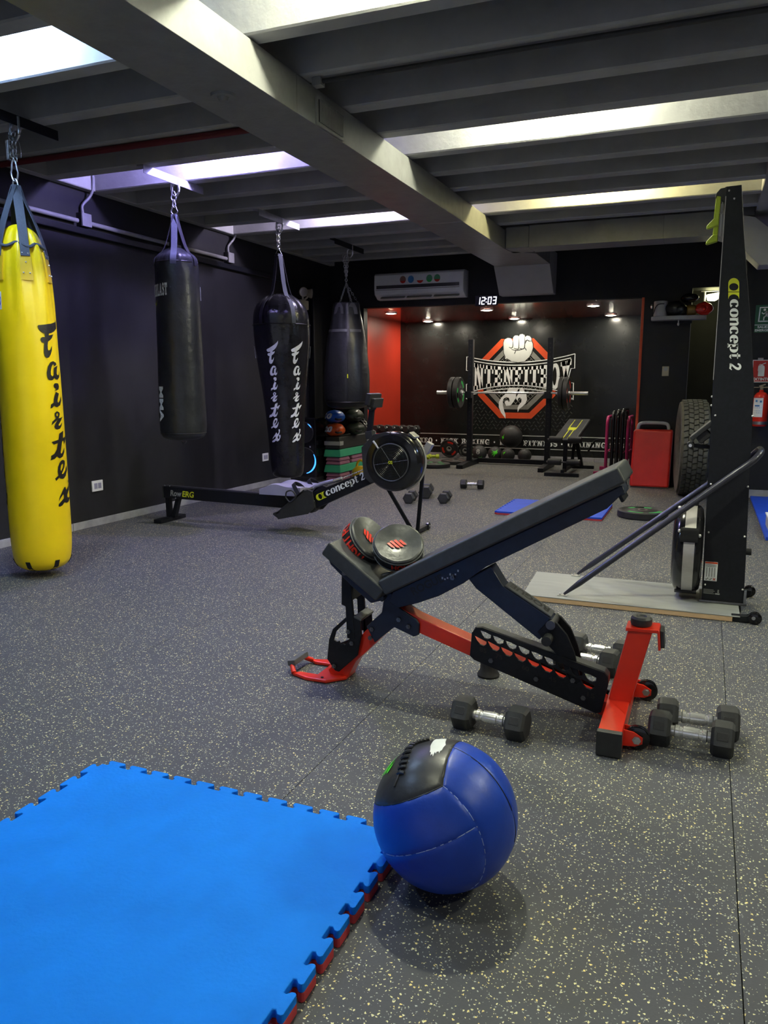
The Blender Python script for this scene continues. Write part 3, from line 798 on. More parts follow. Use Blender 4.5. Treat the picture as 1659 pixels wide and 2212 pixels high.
# twin-head emergency light
el = thing('emergency_light', 'twin-head emergency light high on the left wall near the corner', 'emergency light', (XL, 8.62, 2.1))
MB().box(XL, XL + .08, 8.55, 8.75, 2.06, 2.17).build('housing', 'ivory', el, bevel=.008)
for (yy, d) in ((8.56, (.75, -.65, -.1)), (8.73, (.95, .25, -.1))):
    dv = Vector(d).normalized(); c = Vector((XL + .10, yy, 2.255))
    MB().lathe([(0, -.045), (.03, -.045), (.045, -.02), (.056, .02), (.056, .03), (0, .03)], c, dv, 20).build('lamp_head', 'ivory', el)
    MB().lathe([(0, .034), (.03, .036), (.047, .031), (.05, .029)], c, dv, 20).build('lens', 'brushed', el)
    MB().tube([(XL + .05, 8.65, 2.16), (XL + .08, yy * .6 + 8.65 * .4, 2.20), c], .012, 8).build('swivel_neck', 'ivory', el)
tag(MB().box(-4.57, -4.40, YF - .10, YF - .001, 1.19, 1.68).box(-4.47, -4.45, YF - .06, YF - .03, 1.68, 1.73).build('wall_cabinet', 'black', origin=(-4.48, YF, 1.2), bevel=.008), 'black box fixed to the front wall behind the hanging bags', 'cabinet')

# ================================================================ HANGING BAGS
def bracket(y, lab, a, b):
    t = thing('ceiling_bracket', lab, 'bracket', (-3.745, y, ZB), 'punching bag brackets')
    MB().box(-3.775, -3.715, a, b, ZB - .008, ZB).box(-3.721, -3.715, a, b, ZB - .055, ZB - .008).build('angle_iron', 'black' if y < 4 or y > 8 else 'galv', t)
    MB().tube([(-3.745 + p[0], y, 2.605 + p[1]) for p in arc((0, 0), .034, -30, 210, 12)] + [], .008, 8).tube([(-3.775, y, 2.58), (-3.775, y, 2.675)], .008, 8).tube([(-3.715, y, 2.58), (-3.715, y, 2.675)], .008, 8).tube([(-3.775 + 0.0 + .06 * i / 10, y, 2.58 - .03 * math.sin(PI * i / 10)) for i in range(11)], .008, 8).build('u_bolt', 'steel', t)
bracket(3.581, 'black angle-iron bracket on the ceiling ribs above the yellow bag', 3.25, 3.88)
bracket(5.048, 'grey angle-iron bracket above the black bag lettered down its side', 4.66, 5.36)
bracket(6.589, 'grey angle-iron bracket above the wide-shouldered twin-lettered bag', 6.18, 6.92)
bracket(8.142, 'black angle-iron bracket above the short bag near the front wall', 7.70, 8.45)

def chain(mb, a, b, n, L=None, wd=.011, r=.0035):
    a = Vector(a); b = Vector(b); d = (b - a); u, v, dd = frame(d)
    seg = d.length / n; hl = seg * .62
    for i in range(n):
        c = a + d * ((i + .5) / n); s = u if i % 2 else v
        pts = []
        for k in range(14):
            t = 2 * PI * k / 14
            pts.append(c + dd * (hl * math.cos(t)) + s * (wd * math.sin(t)))
        mb.tube(pts, r, 6, closed=True)
    return mb

def carabiner(mb, top, bot, wd=.022, r=.0055, s=(1, 0, 0)):
    top = Vector(top); bot = Vector(bot); c = (top + bot) / 2; h = (top - bot) / 2; s = Vector(s).normalized()
    pts = [c + h * math.cos(2 * PI * k / 18) + s * (wd * math.sin(2 * PI * k / 18) * (1.15 if math.cos(2 * PI * k / 18) < 0 else .8)) for k in range(18)]
    return mb.tube(pts, r, 8, closed=True)

class Bag:
    # frame of a hanging bag: phi is measured from the side towards the room's near end, turning right
    def __init__(s, x, y, prof, cx=None):
        s.p = Vector((x, y, 0)); s.f = Vector((-x, -y, 0)).normalized(); s.r = Vector((-s.f.y, s.f.x, 0))
        s.prof = prof; s.cx = cx
    def rad(s, z):
        pr = s.prof
        for (r0, z0), (r1, z1) in zip(pr[:-1], pr[1:]):
            if z0 <= z <= z1: return r0 + (r1 - r0) * (z - z0) / max(1e-9, z1 - z0)
        return pr[-1][0]
    def c(s, z):
        return s.p + s.r * (s.cx(z) if s.cx else 0)
    def at(s, phi, z, d=.0, r=None):
        q = (s.rad(z) if r is None else r) + d
        return s.c(z) + s.f * (q * math.cos(phi)) + s.r * (q * math.sin(phi)) + Vector((0, 0, z))
    def lat(s, l, z, d=.0):
        q = max(-.985, min(.985, l / s.rad(z)))
        return s.at(math.asin(q), z, d)
    def tan(s, phi): return s.r * math.cos(phi) - s.f * math.sin(phi)
    def body(s, fold_z, amp, k, seed, dent=.006, n=96, zs=None):
        def rf(t, z):
            f = max(0, (z - fold_z)) / max(.01, s.prof[-1][1] - fold_z)
            w_ = amp * f ** .8 * (math.sin(k * t + seed) * .7 + .3 * math.sin(2 * k * t + 1.3 * seed)) if f > 0 else 0
            return 1 + w_ + dent * mnoise.noise(Vector((math.cos(t) * 2.2 + seed, math.sin(t) * 2.2, z * 5)))
        return MB().lathe(s.prof, (s.p.x, s.p.y, 0), n=n, rf=rf, cf=(lambda h: s.r * s.cx(h)) if s.cx else None)

def densify(prof, step=.03):
    out = []
    P = smooth_pts([(r, z, 0) for r, z in prof], 4)
    for p in P:
        if not out or abs(p.y - out[-1][1]) + abs(p.x - out[-1][0]) > .012: out.append((max(0, p.x), p.y))
    out[0] = (0, prof[0][1]); out[-1] = (0, prof[-1][1])
    zz = [o[1] for o in out]
    for i in range(1, len(out)):
        if out[i][1] < out[i - 1][1]: out[i] = (out[i][0], out[i - 1][1] + 1e-4)
    return out

# --- yellow bag
yb_ = Bag(-3.77, 3.581, densify([(0, .038), (.09, .045), (.145, .075), (.168, .14), (.176, .3), (.176, .6), (.175, .9), (.172, 1.2), (.167, 1.5), (.158, 1.72), (.143, 1.88), (.122, 1.97), (.085, 2.05), (.03, 2.088), (0, 2.09)]))
t = thing('punching_bag', 'tall yellow punching bag with black script lettering, hanging at the left', 'punching bag', (-3.77, 3.581, .038), 'hanging punching bags')
yb_.body(1.45, .10, 7, 1.1).build('bag_body', 'yellow', t, angle=60)
for base_phi, tail in ((None, 0), (-1.75, 0)):
    tx = MB()
    def fn(x, y, base_phi=base_phi):
        z = 1.556 - (y - 165) * 2.88e-4
        l = .064 + (x - 355) * 2.60e-4 - .00000 * y
        ph = math.asin(min(.97, l * .96 / yb_.rad(z)))
        if base_phi is not None: ph = base_phi + (x - 578) * 2.9e-4 / .175
        return yb_.at(ph, z, .0035)
    script_word(tx, fn)
    tx.build('lettering', 'black_print', t, smooth=False, fix=False)
bd = MB()
zs_ = lambda ph: 1.965 + .012 * math.sin(7 * ph + 2.5)
bd.tube([yb_.at(2 * PI * i / 72, zs_(2 * PI * i / 72), .006 + .10 * .06 * math.sin(7 * 2 * PI * i / 72)) for i in range(72)], .009, 8, closed=True)
bd.build('drawstring_band', 'strap', t)
ring = yb_.c(0) + Vector((0, 0, 2.31))
for i, ph in enumerate((.16, 1.25, 2.3, 3.3, -1.95, -.92)):
    q = [ring + Vector((0, 0, 0)) + (yb_.at(ph, 2.0, r=.012) - yb_.c(2.0) - Vector((0, 0, 2.0))), yb_.at(ph, 2.10, r=.095), yb_.at(ph, 1.97, .014), yb_.at(ph, 1.90, .010)]
    MB().band(smooth_pts(q, 4), yb_.tan(ph), .05, .004).build('hanging_strap', 'strap', t)
    pt = MB(); pw = .031
    P = []
    for a in range(5):
        for b in range(5):
            P.append((ph + (a / 4 - .5) * 2 * pw / .15, 1.765 + b * .17 / 4))
    m_ = MB().add([yb_.at(p_, z_, .008) for p_, z_ in P] + [yb_.at(p_, z_, -.01) for p_, z_ in P], [])
    for a in range(4):
        for b in range(4):
            k = a * 5 + b
            m_.f.append((k, k + 5, k + 6, k + 1)); m_.f.append((k + 25, k + 26, k + 31, k + 30))
    per = [(0, b) for b in range(5)] + [(a, 4) for a in range(1, 5)] + [(4, b) for b in range(3, -1, -1)] + [(a, 0) for a in range(3, 0, -1)]
    per = [a * 5 + b for a, b in per]
    for i2 in range(len(per)):
        a, b = per[i2], per[(i2 + 1) % len(per)]
        m_.f.append((a, b, b + 25, a + 25))
    pa = m_.build('strap_patch', 'yellow_patch', t)
    rv = MB()
    for du_, z_ in ((-.016, 1.915), (.016, 1.915), (0, 1.865), (-.016, 1.805), (.016, 1.805)):
        rv.sphere(yb_.at(ph + du_ / .15, z_, .010), .0055, 8, 6)
    rv.build('rivets', 'chrome', pa)
hw = MB(); sx = Vector((math.cos(R_(22)), math.sin(R_(22)), 0))
top = yb_.c(0)
carabiner(hw, top + Vector((0, 0, 2.45)), top + Vector((0, 0, 2.33)), .018, .006, sx)
carabiner(hw, top + Vector((0, 0, 2.345)), top + Vector((0, 0, 2.26)), .018, .006, sx)
hw.build('carabiners', 'steel', t)
ch = MB()
for o in (-.008, .012):
    chain(ch, top + sx * o + Vector((0, 0, 2.60)), top + sx * o + Vector((0, 0, 2.44)), 7)
ch.build('chain', 'steel', t)
MB().obox(top + sx * -.022 + Vector((0, 0, 2.50)), (.012, .016, .055), (1, 0, 0), (-.12, 0, 1)).build('steel_plate', 'steel', t, bevel=.006)
MB().tube(smooth_pts([top + sx * .012 + Vector((0, 0, 2.58)), top + sx * .035 + Vector((0, 0, 2.55)), top + sx * .045 + Vector((0, 0, 2.50)), top + sx * .044 + Vector((0, 0, 2.46))], 5), .002, 6).build('loose_wire', 'steel', t)
lb = MB()
lb.add([yb_.at(p_, z_, .003) for p_ in (-1.5, -1.3, -1.1, -.9, -.80) for z_ in (1.60, 1.70)], [(i * 2, i * 2 + 2, i * 2 + 3, i * 2 + 1) for i in range(4)])
lq = lb.build('woven_label', 'white', t, fix=False)
oo_ = MB()
oo_.strip(arc((-.93, 1.65), .11, 0, 360, 20, .028), .012, lambda u, v: yb_.at(u, v, .0045))
oo_.build('label_ring', 'blue_vinyl', lq, fix=False)
for k in range(6):
    ph = .5 + k * PI / 3
    MB().band([yb_.at(ph, .048 + .0, .004, r=.10), yb_.at(ph, .075, .004), yb_.at(ph, .115, .004)], yb_.tan(ph), .028, .003).build('base_patch', 'black_print', t)

# --- black bag lettered down its side
eb = Bag(-3.743, 5.048, densify([(0, .742), (.09, .747), (.15, .765), (.172, .80), (.178, .86), (.177, 1.0), (.172, 1.25), (.167, 1.6), (.164, 1.9), (.160, 2.04), (.145, 2.11), (.10, 2.15), (.05, 2.178), (0, 2.18)]), cx=lambda z: -.016)
t = thing('punching_bag', 'straight black punching bag with white capitals, hanging by the left wall above the rower', 'punching bag', (-3.743, 5.048, .74), 'hanging punching bags')
eb.body(2.0, .05, 9, 2.2, .012).build('bag_body', 'leather', t, angle=60)
MB().tube([eb.at(2 * PI * i / 48, .80, .002) for i in range(48)], .003, 6, closed=True).tube([eb.at(2 * PI * i / 48, 2.07, .0) for i in range(48)], .004, 6, closed=True).build('seams', 'black_print', t)
lt = MB()
slab(lt, 'EVERLAST', lambda u, v: eb.at(-1.62 + 1.16 * u, 1.812 + .088 * v + 0.012 * u, .004), .1)
lt.build('lettering', 'white', t, smooth=False, fix=False)
sw = MB()
sw.strip([(-1.35, 1.775), (-1.25, 1.755), (-1.17, 1.765), (-1.08, 1.792)], [.006, .014, .013, .003], lambda u, v: eb.at(u, v, .004))
sw.build('swoosh_mark', 'yel_print', t, fix=False)
mm = MB()
put_sans(mm, 'MMA', lambda u, v: eb.at(-1.22 + .34 * v, 1.155 - .265 * u, .004), .04)
mm.build('side_lettering', 'white', t, smooth=False, fix=False)
ring = eb.c(0) + Vector((0, 0, 2.42))
for ph in (-.14, 1.0, 2.3, 3.5, -1.4):
    q = [ring + (eb.at(ph, 2.0, r=.01) - eb.c(2) - Vector((0, 0, 2))), eb.at(ph, 2.18, r=.085), eb.at(ph, 2.10, .008), eb.at(ph, 2.045, .006)]
    MB().band(smooth_pts(q, 4), eb.tan(ph), .045, .004).build('hanging_strap', 'strap_black' if ph != -.14 else 'strap', t)
hw = MB(); top = eb.c(0)
carabiner(hw, top + Vector((0, 0, 2.585)), top + Vector((0, 0, 2.515)), .017, .005, sx)
carabiner(hw, top + Vector((0, 0, 2.525)), top + Vector((0, 0, 2.47)), .010, .006, sx)
carabiner(hw, top + Vector((0, 0, 2.485)), top + Vector((0, 0, 2.42)), .022, .005, sx)
hw.build('carabiners', 'steel', t)
MB().tube([eb.c(0) + Vector((p[0], 0, .735 + p[1])) for p in arc((0, 0), .02, 180, 360, 8)], .004, 8).build('tie_ring', 'steel_dark', t)
MB().band([eb.at(1.50, 1.80, .004), eb.at(1.50, 1.90, .004)], eb.f, .022, .002).build('side_tag', 'white', t)

# --- wide-shouldered bag with two columns of script
b3 = Bag(-3.762, 6.589, densify([(0, .273), (.09, .278), (.14, .30), (.158, .38), (.165, .5), (.18, .774), (.205, 1.08), (.246, 1.386), (.264, 1.58), (.266, 1.74), (.255, 1.83), (.22, 1.90), (.15, 1.965), (.08, 1.998), (0, 2.002)]), cx=lambda z: .052 - .022 * z)
t = thing('punching_bag', 'black wide-shouldered punching bag with two columns of white script', 'punching bag', (-3.762, 6.589, .273), 'hanging punching bags')
b3.body(1.25, .045, 8, .7, .008).build('bag_body', 'leather_gloss', t, angle=60)
MB().tube([b3.at(2 * PI * i / 60, 1.715, .003) for i in range(60)], .005, 6, closed=True).build('shoulder_seam', 'black_print', t)
for l0, dr in ((-.143, .028), (.075, .061)):
    tx = MB()
    def fn(x, y, l0=l0, dr=dr):
        z = 1.54 - (y - 165) * 2.37e-4
        if y < 470: z += (x - 578) * 1.0e-4
        return b3.lat(l0 + (x - 355) * 2.36e-4 - dr * (y - 300) / 3500, z, .006)
    script_word(tx, fn)
    tx.build('lettering', 'white', t, smooth=False, fix=False)
ring = b3.c(2.3); ring.z = 2.36
MB().tube([ring + sx * a + Vector((0, 0, b)) for a, b in ((-.035, -.012), (0, .055), (.035, -.012))], .004, 8, closed=True).build('hanging_ring', 'steel', t)
for ph in (.42, -.75, 2.2, 3.9):
    q = [ring + (b3.at(ph, 2, r=.03) - b3.c(2) - Vector((0, 0, 2))), b3.at(ph, 2.02, r=.11), b3.at(ph, 1.90, .008), b3.at(ph, 1.80, .010), b3.at(ph, 1.72, .008)]
    MB().band(smooth_pts(q, 4), b3.tan(ph), .032 if ph != .42 else .04, .004).build('hanging_strap', 'strap_black' if ph != .42 else 'strap', t)
ch = MB()
for o in (-.012, .010):
    chain(ch, ring + sx * o + Vector((0, 0, .245)), ring + sx * o * .3 + Vector((0, 0, .05)), 8, wd=.012)
ch.build('chain', 'steel', t)
for ph in (1.42, -1.45):
    MB().band([b3.at(ph, 1.41, .006), b3.at(ph, 1.52, .006)], b3.f, .02, .002).build('side_tag', 'white', t)

# --- short bag at the far end
b4 = Bag(-3.788, 8.142, densify([(0, .885), (.12, .888), (.21, .91), (.25, .96), (.260, 1.05), (.260, 1.2), (.245, 1.42), (.222, 1.62), (.198, 1.75), (.172, 1.9), (.152, 2.03), (.146, 2.055), (.13, 2.06), (0, 2.04)]), cx=lambda z: -.006)
t = thing('punching_bag', 'short wide black punching bag with a grey band, hanging by chains near the front wall', 'punching bag', (-3.788, 8.142, .885), 'hanging punching bags')
b4.body(1.5, .05, 6, 1.7, .03).build('bag_body', 'leather', t, angle=60)
MB().add([b4.at(2 * PI * i / 60, z, .004) for i in range(60) for z in (1.735, 1.765)], [(i * 2, ((i + 1) % 60) * 2, ((i + 1) % 60) * 2 + 1, i * 2 + 1) for i in range(60)]).build('grey_band', 'vinyl_grey', t)
MB().tube([b4.at(2 * PI * i / 60, .965, .002) for i in range(60)], .005, 6, closed=True).build('base_seam', 'black_print', t)
MB().tube([b4.at(.05, z, .003) for z in [.98 + i * .08 for i in range(14)]], .003, 6).build('side_seam', 'black_print', t)
for ph in (-.55, .45, 1.6, 2.7, 3.8):
    MB().flat([[(-.055, 1.93), (.055, 1.93), (.05, 2.0), (.02, 2.05), (-.02, 2.05), (-.05, 2.0)]], lambda u, v, ph=ph: b4.at(ph + u / .15, v, .006)).build('corner_patch', 'vinyl_grey', t, fix=False)
ch = MB(); top = b4.c(0) + Vector((0, 0, 2.27))
for ph in (-.55, .45, 1.6, 2.7, 3.8):
    chain(ch, top + Vector((0, 0, -.0)), b4.at(ph, 2.05, -.01), 9, wd=.009, r=.003)
for o in (-.03, .0, .025):
    chain(ch, b4.c(0) + sx * o + Vector((0, 0, 2.575)), b4.c(0) + sx * o * .2 + Vector((0, 0, 2.36)), 8, wd=.011)
chain(ch, b4.c(0) + Vector((0, 0, 2.37)), top, 4, wd=.013)
ch.build('chain', 'steel', t)
MB().band([b4.at(.03, 1.23, .005), b4.at(.03, 1.275, .005)], b4.tan(0), .012, .001).build('small_tag', 'yel_print', t)

# ================================================================ ADJUSTABLE BENCH (length along x, middle plane y = 2.75)
YC = 2.75
t = thing('weight_bench', 'red and black adjustable weight bench with its backrest raised', 'weight bench', (-.75, YC, 0))
def slabpad(a, b, th, y0, y1, name, m):
    # a pad between two points of its lower edge in the xz plane, th thick upwards
    d = Vector((b[0] - a[0], 0, b[1] - a[1])); l = d.length; d.normalize(); n = Vector((-d.z, 0, d.x))
    if n.z < 0: n = -n
    c = Vector((a[0], (y0 + y1) / 2, a[1])) + d * (l / 2) + n * (th / 2)
    return MB().obox(c, (l / 2, (y1 - y0) / 2, th / 2), d, n).build(name, m, t, bevel=.010, seg=3)
bp = slabpad((-1.066, .402), (-.222, .869), .060, 2.60, 2.90, 'backrest_pad', 'vinyl')
sp = slabpad((-1.330, .540), (-1.100, .375), .062, 2.60, 2.90, 'seat_pad', 'vinyl')
MB().obox((-.232, 2.75, .893), (.004, .147, .026), (.51, 0, .86 - .38), (-.48, 0, .88)).build('pad_end', 'vinyl_grey', bp) if False else None
# backrest carrier: side plates and face
bo = [(-.25, .835), (-.245, .815), (-.30, .765), (-.713, .523), (-.779, .463), (-.874, .404), (-.958, .367), (-1.039, .339), (-1.054, .262), (-1.105, .372), (-1.055, .398), (-.24, .848)]
for y0 in (2.672, 2.815):
    MB().prism([(-.24, .850), (-.232, .83), (-.285, .770), (-.70, .530), (-.779, .463), (-.874, .404), (-.958, .367), (-1.039, .339), (-1.075, .36), (-1.06, .40)], y0, y0 + .012, 'xz').build('backrest_side_plate', 'navy', t, bevel=.002, seg=1)
MB().obox((-.645, YC, .612), (.465, .072, .018), (.866, 0, .478), (-.478, 0, .866)).build('backrest_carrier', 'navy', t, bevel=.004)
MB().obox((-.25, YC, .82), (.006, .072, .03), (.866, 0, .478), (-.478, 0, .866)).build('carrier_end', 'black', t, bevel=.003)
# pierced maker lettering on the near side plate
tx = MB()
dl = Vector((.866, 0, .478)); ul = Vector((-.478, 0, .866))
put_sans(tx, 'ROGUE', lambda u, v: Vector((-.975, 2.6712, .395)) + dl * (.14 * u) + ul * (.032 * v), .03)
tx.build('plate_lettering', 'black_print', t, smooth=False, fix=False)
tx = MB()
for i in range(7):
    tx.box(-.865 + i * .010, -.859 + i * .010, 2.6706, 2.6712, .462 + i * .0055 + (.008 if i % 3 == 0 else 0), .468 + i * .0055 + (.010 if i % 3 == 0 else 0))
tx.build('pierced_dots', 'brushed', t, smooth=False)
# seat carrier and struts
for y0 in (2.675, 2.813):
    MB().prism([(-1.335, .508), (-1.325, .483), (-1.235, .405), (-1.153, .345), (-1.098, .362), (-1.100, .385), (-1.33, .54)], y0, y0 + .012, 'xz').build('seat_side_plate', 'navy', t, bevel=.002, seg=1)
MB().obox((-1.215, YC, .443), (.14, .07, .012), (.813, 0, -.583), (.583, 0, .813)).build('seat_carrier', 'navy', t, bevel=.003)
for y0 in (2.688, 2.80):
    MB().prism([(-1.283, .46), (-1.245, .46), (-1.243, .40), (-1.226, .185), (-1.262, .185), (-1.268, .315), (-1.285, .32)], y0, y0 + .012, 'xz').build('seat_strut', 'black', t, bevel=.002, seg=1)
MB().box(-1.262, -1.24, 2.70, 2.80, .34, .40).build('strut_bridge', 'black', t, bevel=.003)
# front ladder plates
MB().prism([(-1.343, .168), (-1.352, .085), (-1.318, .041), (-1.300, .038), (-1.218, .118), (-1.200, .205), (-1.205, .262), (-1.228, .285), (-1.262, .275), (-1.325, .215)], 2.690, 2.700, 'xz',
           holes=[[(-1.322, .170), (-1.312, .205), (-1.266, .252), (-1.232, .256), (-1.232, .215), (-1.250, .195), (-1.256, .172), (-1.272, .155), (-1.283, .160), (-1.292, .152), (-1.298, .168), (-1.308, .164)]]).build('seat_ladder', 'black', t, bevel=.0015, seg=1)
MB().prism([(-1.343, .120), (-1.352, .085), (-1.318, .041), (-1.300, .038), (-1.218, .118), (-1.200, .205), (-1.205, .262), (-1.228, .285), (-1.240, .26), (-1.240, .17)], 2.80, 2.810, 'xz').build('seat_ladder', 'black', t, bevel=.0015, seg=1)
MB().obox((-1.215, YC - .0, .272), (.018, .062, .006), (1, 0, -.35), (.35, 0, 1)).build('ladder_bridge', 'vinyl_grey', t, bevel=.004)
# red tubes: front leg, main spine
def tubexz(poly, y0, y1, name, m, bev=.005):
    return MB().prism(poly, y0, y1, 'xz').build(name, m, t, bevel=bev, seg=2)
tubexz([(-1.09, .325), (-1.12, .300), (-1.182, .228), (-1.36, .030), (-1.345, .004), (-1.275, .004), (-1.235, .083), (-1.152, .168), (-1.062, .262)], 2.713, 2.787, 'front_leg', 'red')
tubexz([(-1.052, .332), (-.978, .300), (-.755, .228), (-.235, .062), (-.250, .006), (-.290, .022), (-.755, .168), (-1.052, .262)], 2.713, 2.787, 'main_beam', 'red')
# foot plate and carrying handle at the front
ft = MB().prism([(-1.50, 2.668), (-1.425, 2.640), (-1.335, 2.640), (-1.275, 2.705), (-1.275, 2.80), (-1.335, 2.862), (-1.425, 2.862), (-1.50, 2.838), (-1.475, 2.815), (-1.395, 2.815), (-1.395, 2.69), (-1.475, 2.69)], .002, .016, 'xy').build('front_foot', 'red', t, bevel=.004)
MB().tube([(-1.495, 2.672, .012), (-1.520, 2.70, .035), (-1.520, 2.80, .035), (-1.495, 2.834, .012)], .011, 10).build('foot_handle_bar', 'red', t)
MB().obox((-1.518, 2.75, .044), (.018, .060, .012), (1, 0, .2), (-.2, 0, 1)).build('foot_handle_grip', 'vinyl_grey', t, bevel=.004)
MB().cyl((-1.36, 2.66, .016), (-1.36, 2.66, .019), .006, n=10).build('foot_bolt', 'black', t)
# hinge plates (knee)
for y0 in (2.702, 2.788):
    MB().prism([(-1.105, .39), (-1.118, .303), (-1.183, .240), (-1.148, .177), (-1.066, .250), (-.985, .222), (-.964, .232), (-.962, .275), (-.975, .292), (-1.046, .330), (-1.035, .375)], y0, y0 + .010, 'xz').build('hinge_plate', 'navy', t, bevel=.002, seg=1)
# long ladder
wins = [[(-.700 + .0478 * i + p, .269 - .0135 * i + q) for p, q in ((-.023, .014), (-.002, .010), (.021, .001), (.020, -.011), (.008, -.017), (-.005, -.015), (-.013, -.007))] for i in range(9)]
tooth = [[(-.719 + .049 * i + p, .242 - .01375 * i + q) for p, q in ((-.025, .019), (-.012, .014), (.024, .0), (.023, -.010), (.013, -.018), (-.003, -.014), (-.015, -.002))] for i in range(9)]
lad = [(-.752, .270), (-.758, .180), (-.742, .166), (-.293, .030), (-.275, .036), (-.255, .143), (-.258, .169), (-.271, .184), (-.713, .294), (-.735, .292)]
MB().prism(lad, 2.694, 2.704, 'xz', holes=wins + tooth).build('back_ladder', 'black', t, bevel=.0012, seg=1)
MB().prism([(-.752, .225), (-.758, .180), (-.742, .166), (-.293, .030), (-.275, .036), (-.258, .080)], 2.796, 2.806, 'xz').build('back_ladder', 'black', t, bevel=.0012, seg=1)
MB().prism([(-.752, .270), (-.742, .291), (-.713, .296), (-.27, .186), (-.257, .170), (-.255, .143), (-.262, .143), (-.264, .166), (-.272, .179), (-.713, .288), (-.738, .284), (-.746, .268)], 2.704, 2.750, 'xz').build('ladder_rail', 'vinyl_grey', t, bevel=.001, seg=1)
nb = MB()
for s_, (sx_, sz_) in zip(('85', '75', '60', '45', '15'), ((-.721, .203), (-.660, .186), (-.561, .156), (-.462, .129), (-.325, .089))):
    put_sans(nb, s_, lambda u, v, a=sx_, b=sz_: (a + .026 * u, 2.6935, b + .018 * v - .007 * u), .02)
nb.build('ladder_numbers', 'black_print', t, smooth=False, fix=False)
# support arm from backrest to ladder
tubexz([(-.775, .470), (-.690, .525), (-.644, .456), (-.462, .352), (-.455, .330), (-.505, .268), (-.746, .436)], 2.712, 2.788, 'support_arm', 'navy', .004)
for y0 in (2.702, 2.787):
    MB().prism([(-.510, .300), (-.470, .352), (-.440, .340), (-.405, .302), (-.377, .240), (-.350, .137), (-.356, .108), (-.376, .103), (-.394, .131), (-.426, .215), (-.479, .262)], y0, y0 + .011, 'xz').build('arm_claw', 'black', t, bevel=.002, seg=1)
# arm name plate
da = Vector((.182, 0, -.104)).normalized(); na = Vector((.104, 0, .182)).normalized()
c0 = Vector((-.553, YC, .404))
pl = MB().obox(c0 + na * .004, (.098, .036, .003), da, na).build('arm_plate', 'vinyl_grey', t, bevel=.002)
tx = MB()
put_sans(tx, 'ROGUE', lambda u, v: c0 + na * .0076 + da * (-.085 + .165 * (1 - u)) + Vector((0, 1, 0)) * (-.020 + .042 * (1 - v)), .03)
tx.build('arm_lettering', 'black_print', pl, smooth=False, fix=False)
MB().cyl((-.468, 2.66, .288), (-.468, 2.84, .288), .012, n=14).cyl((-.468, 2.645, .288), (-.468, 2.69, .288), .018, n=14).cyl((-.468, 2.81, .288), (-.468, 2.855, .288), .018, n=14).build('arm_handle', 'black_plastic', t)
MB().cyl((-.464, 2.695, .333), (-.464, 2.805, .333), .017, n=14).build('arm_pivot', 'steel_dark', t)
# rear upright, cross bar, wheels
tubexz([(-.198, .355), (-.118, .353), (-.172, .105), (-.182, .060), (-.258, .060), (-.250, .105)], 2.712, 2.788, 'rear_upright', 'red')
MB().prism([(-.208, .353), (-.100, .357), (-.096, .348), (-.090, .285), (-.098, .284), (-.104, .345), (-.208, .341)], 2.705, 2.795, 'xz').build('upright_cap', 'red', t, bevel=.0015, seg=1)
MB().prism([(-.096, .352), (-.084, .35), (-.078, .292), (-.090, .290)], 2.715, 2.785, 'xz').build('cap_pad', 'black_plastic', t, bevel=.001, seg=1)
MB().lathe([(0, 0), (.033, 0), (.036, .006), (.036, .024), (.030, .031), (.018, .031), (.014, .026), (0, .026)], (-.160, YC, .357), n=28).build('rubber_bumper', 'black_plastic', t)
MB().box(-.258, -.182, 2.455, 3.045, .006, .083).build('rear_crossbar', 'red', t, bevel=.005)
for a, b in ((2.430, 2.457), (3.043, 3.070)):
    MB().box(-.260, -.180, a, b, .002, .085).build('crossbar_cap', 'black_plastic', t, bevel=.004)
for yy in (2.535, 2.965):
    for dy in (-.030, .012):
        MB().prism([(-.185, .070), (-.150, .066), (-.122, .050), (-.122, .030), (-.145, .018), (-.185, .015)], yy + dy, yy + dy + .006, 'xz').build('wheel_bracket', 'red', t)
    wh = MB().lathe([(.010, -.012), (.034, -.012), (.040, -.008), (.041, 0), (.040, .008), (.034, .012), (.010, .012)], (-.140, yy - .006, .041), (0, 1, 0), 30).build('wheel', 'black_gloss', t)
    MB().cyl((-.140, yy - .040, .041), (-.140, yy + .024, .041), .009, n=12).cyl((-.140, yy - .035, .041), (-.140, yy - .030, .041), .014, n=6).build('axle_bolt', 'steel', wh)
rf_ = thing('rubber_foot', 'small black rubber foot standing on the floor behind the red bench beam', 'foot', (-.757, 2.975, 0))
MB().lathe([(0, 0), (.044, 0), (.046, .008), (.034, .03), (.033, .078), (0, .078)], (-.757, 2.975, 0), n=24).build('foot_body', 'rubber', rf_)
bt = MB()
for bx, bz, yy in ((-1.158, .232, 2.70), (-1.165, .196, 2.70), (-1.045, .285, 2.70), (-1.005, .262, 2.70), (-1.240, .168, 2.688), (-1.253, .215, 2.685), (-1.318, .062, 2.688), (-.676, .174, 2.692), (-.507, .128, 2.692), (-.338, .083, 2.692), (-.378, .139, 2.70), (-.822, .480, 2.670), (-1.262, .455, 2.672)):
    bt.cyl((bx, yy, bz), (bx, yy - .007, bz), .0095, n=6).cyl((bx, yy - .007, bz), (bx, yy - .011, bz), .0045, n=8)
bt.build('bolt_heads', 'steel_dark', t)

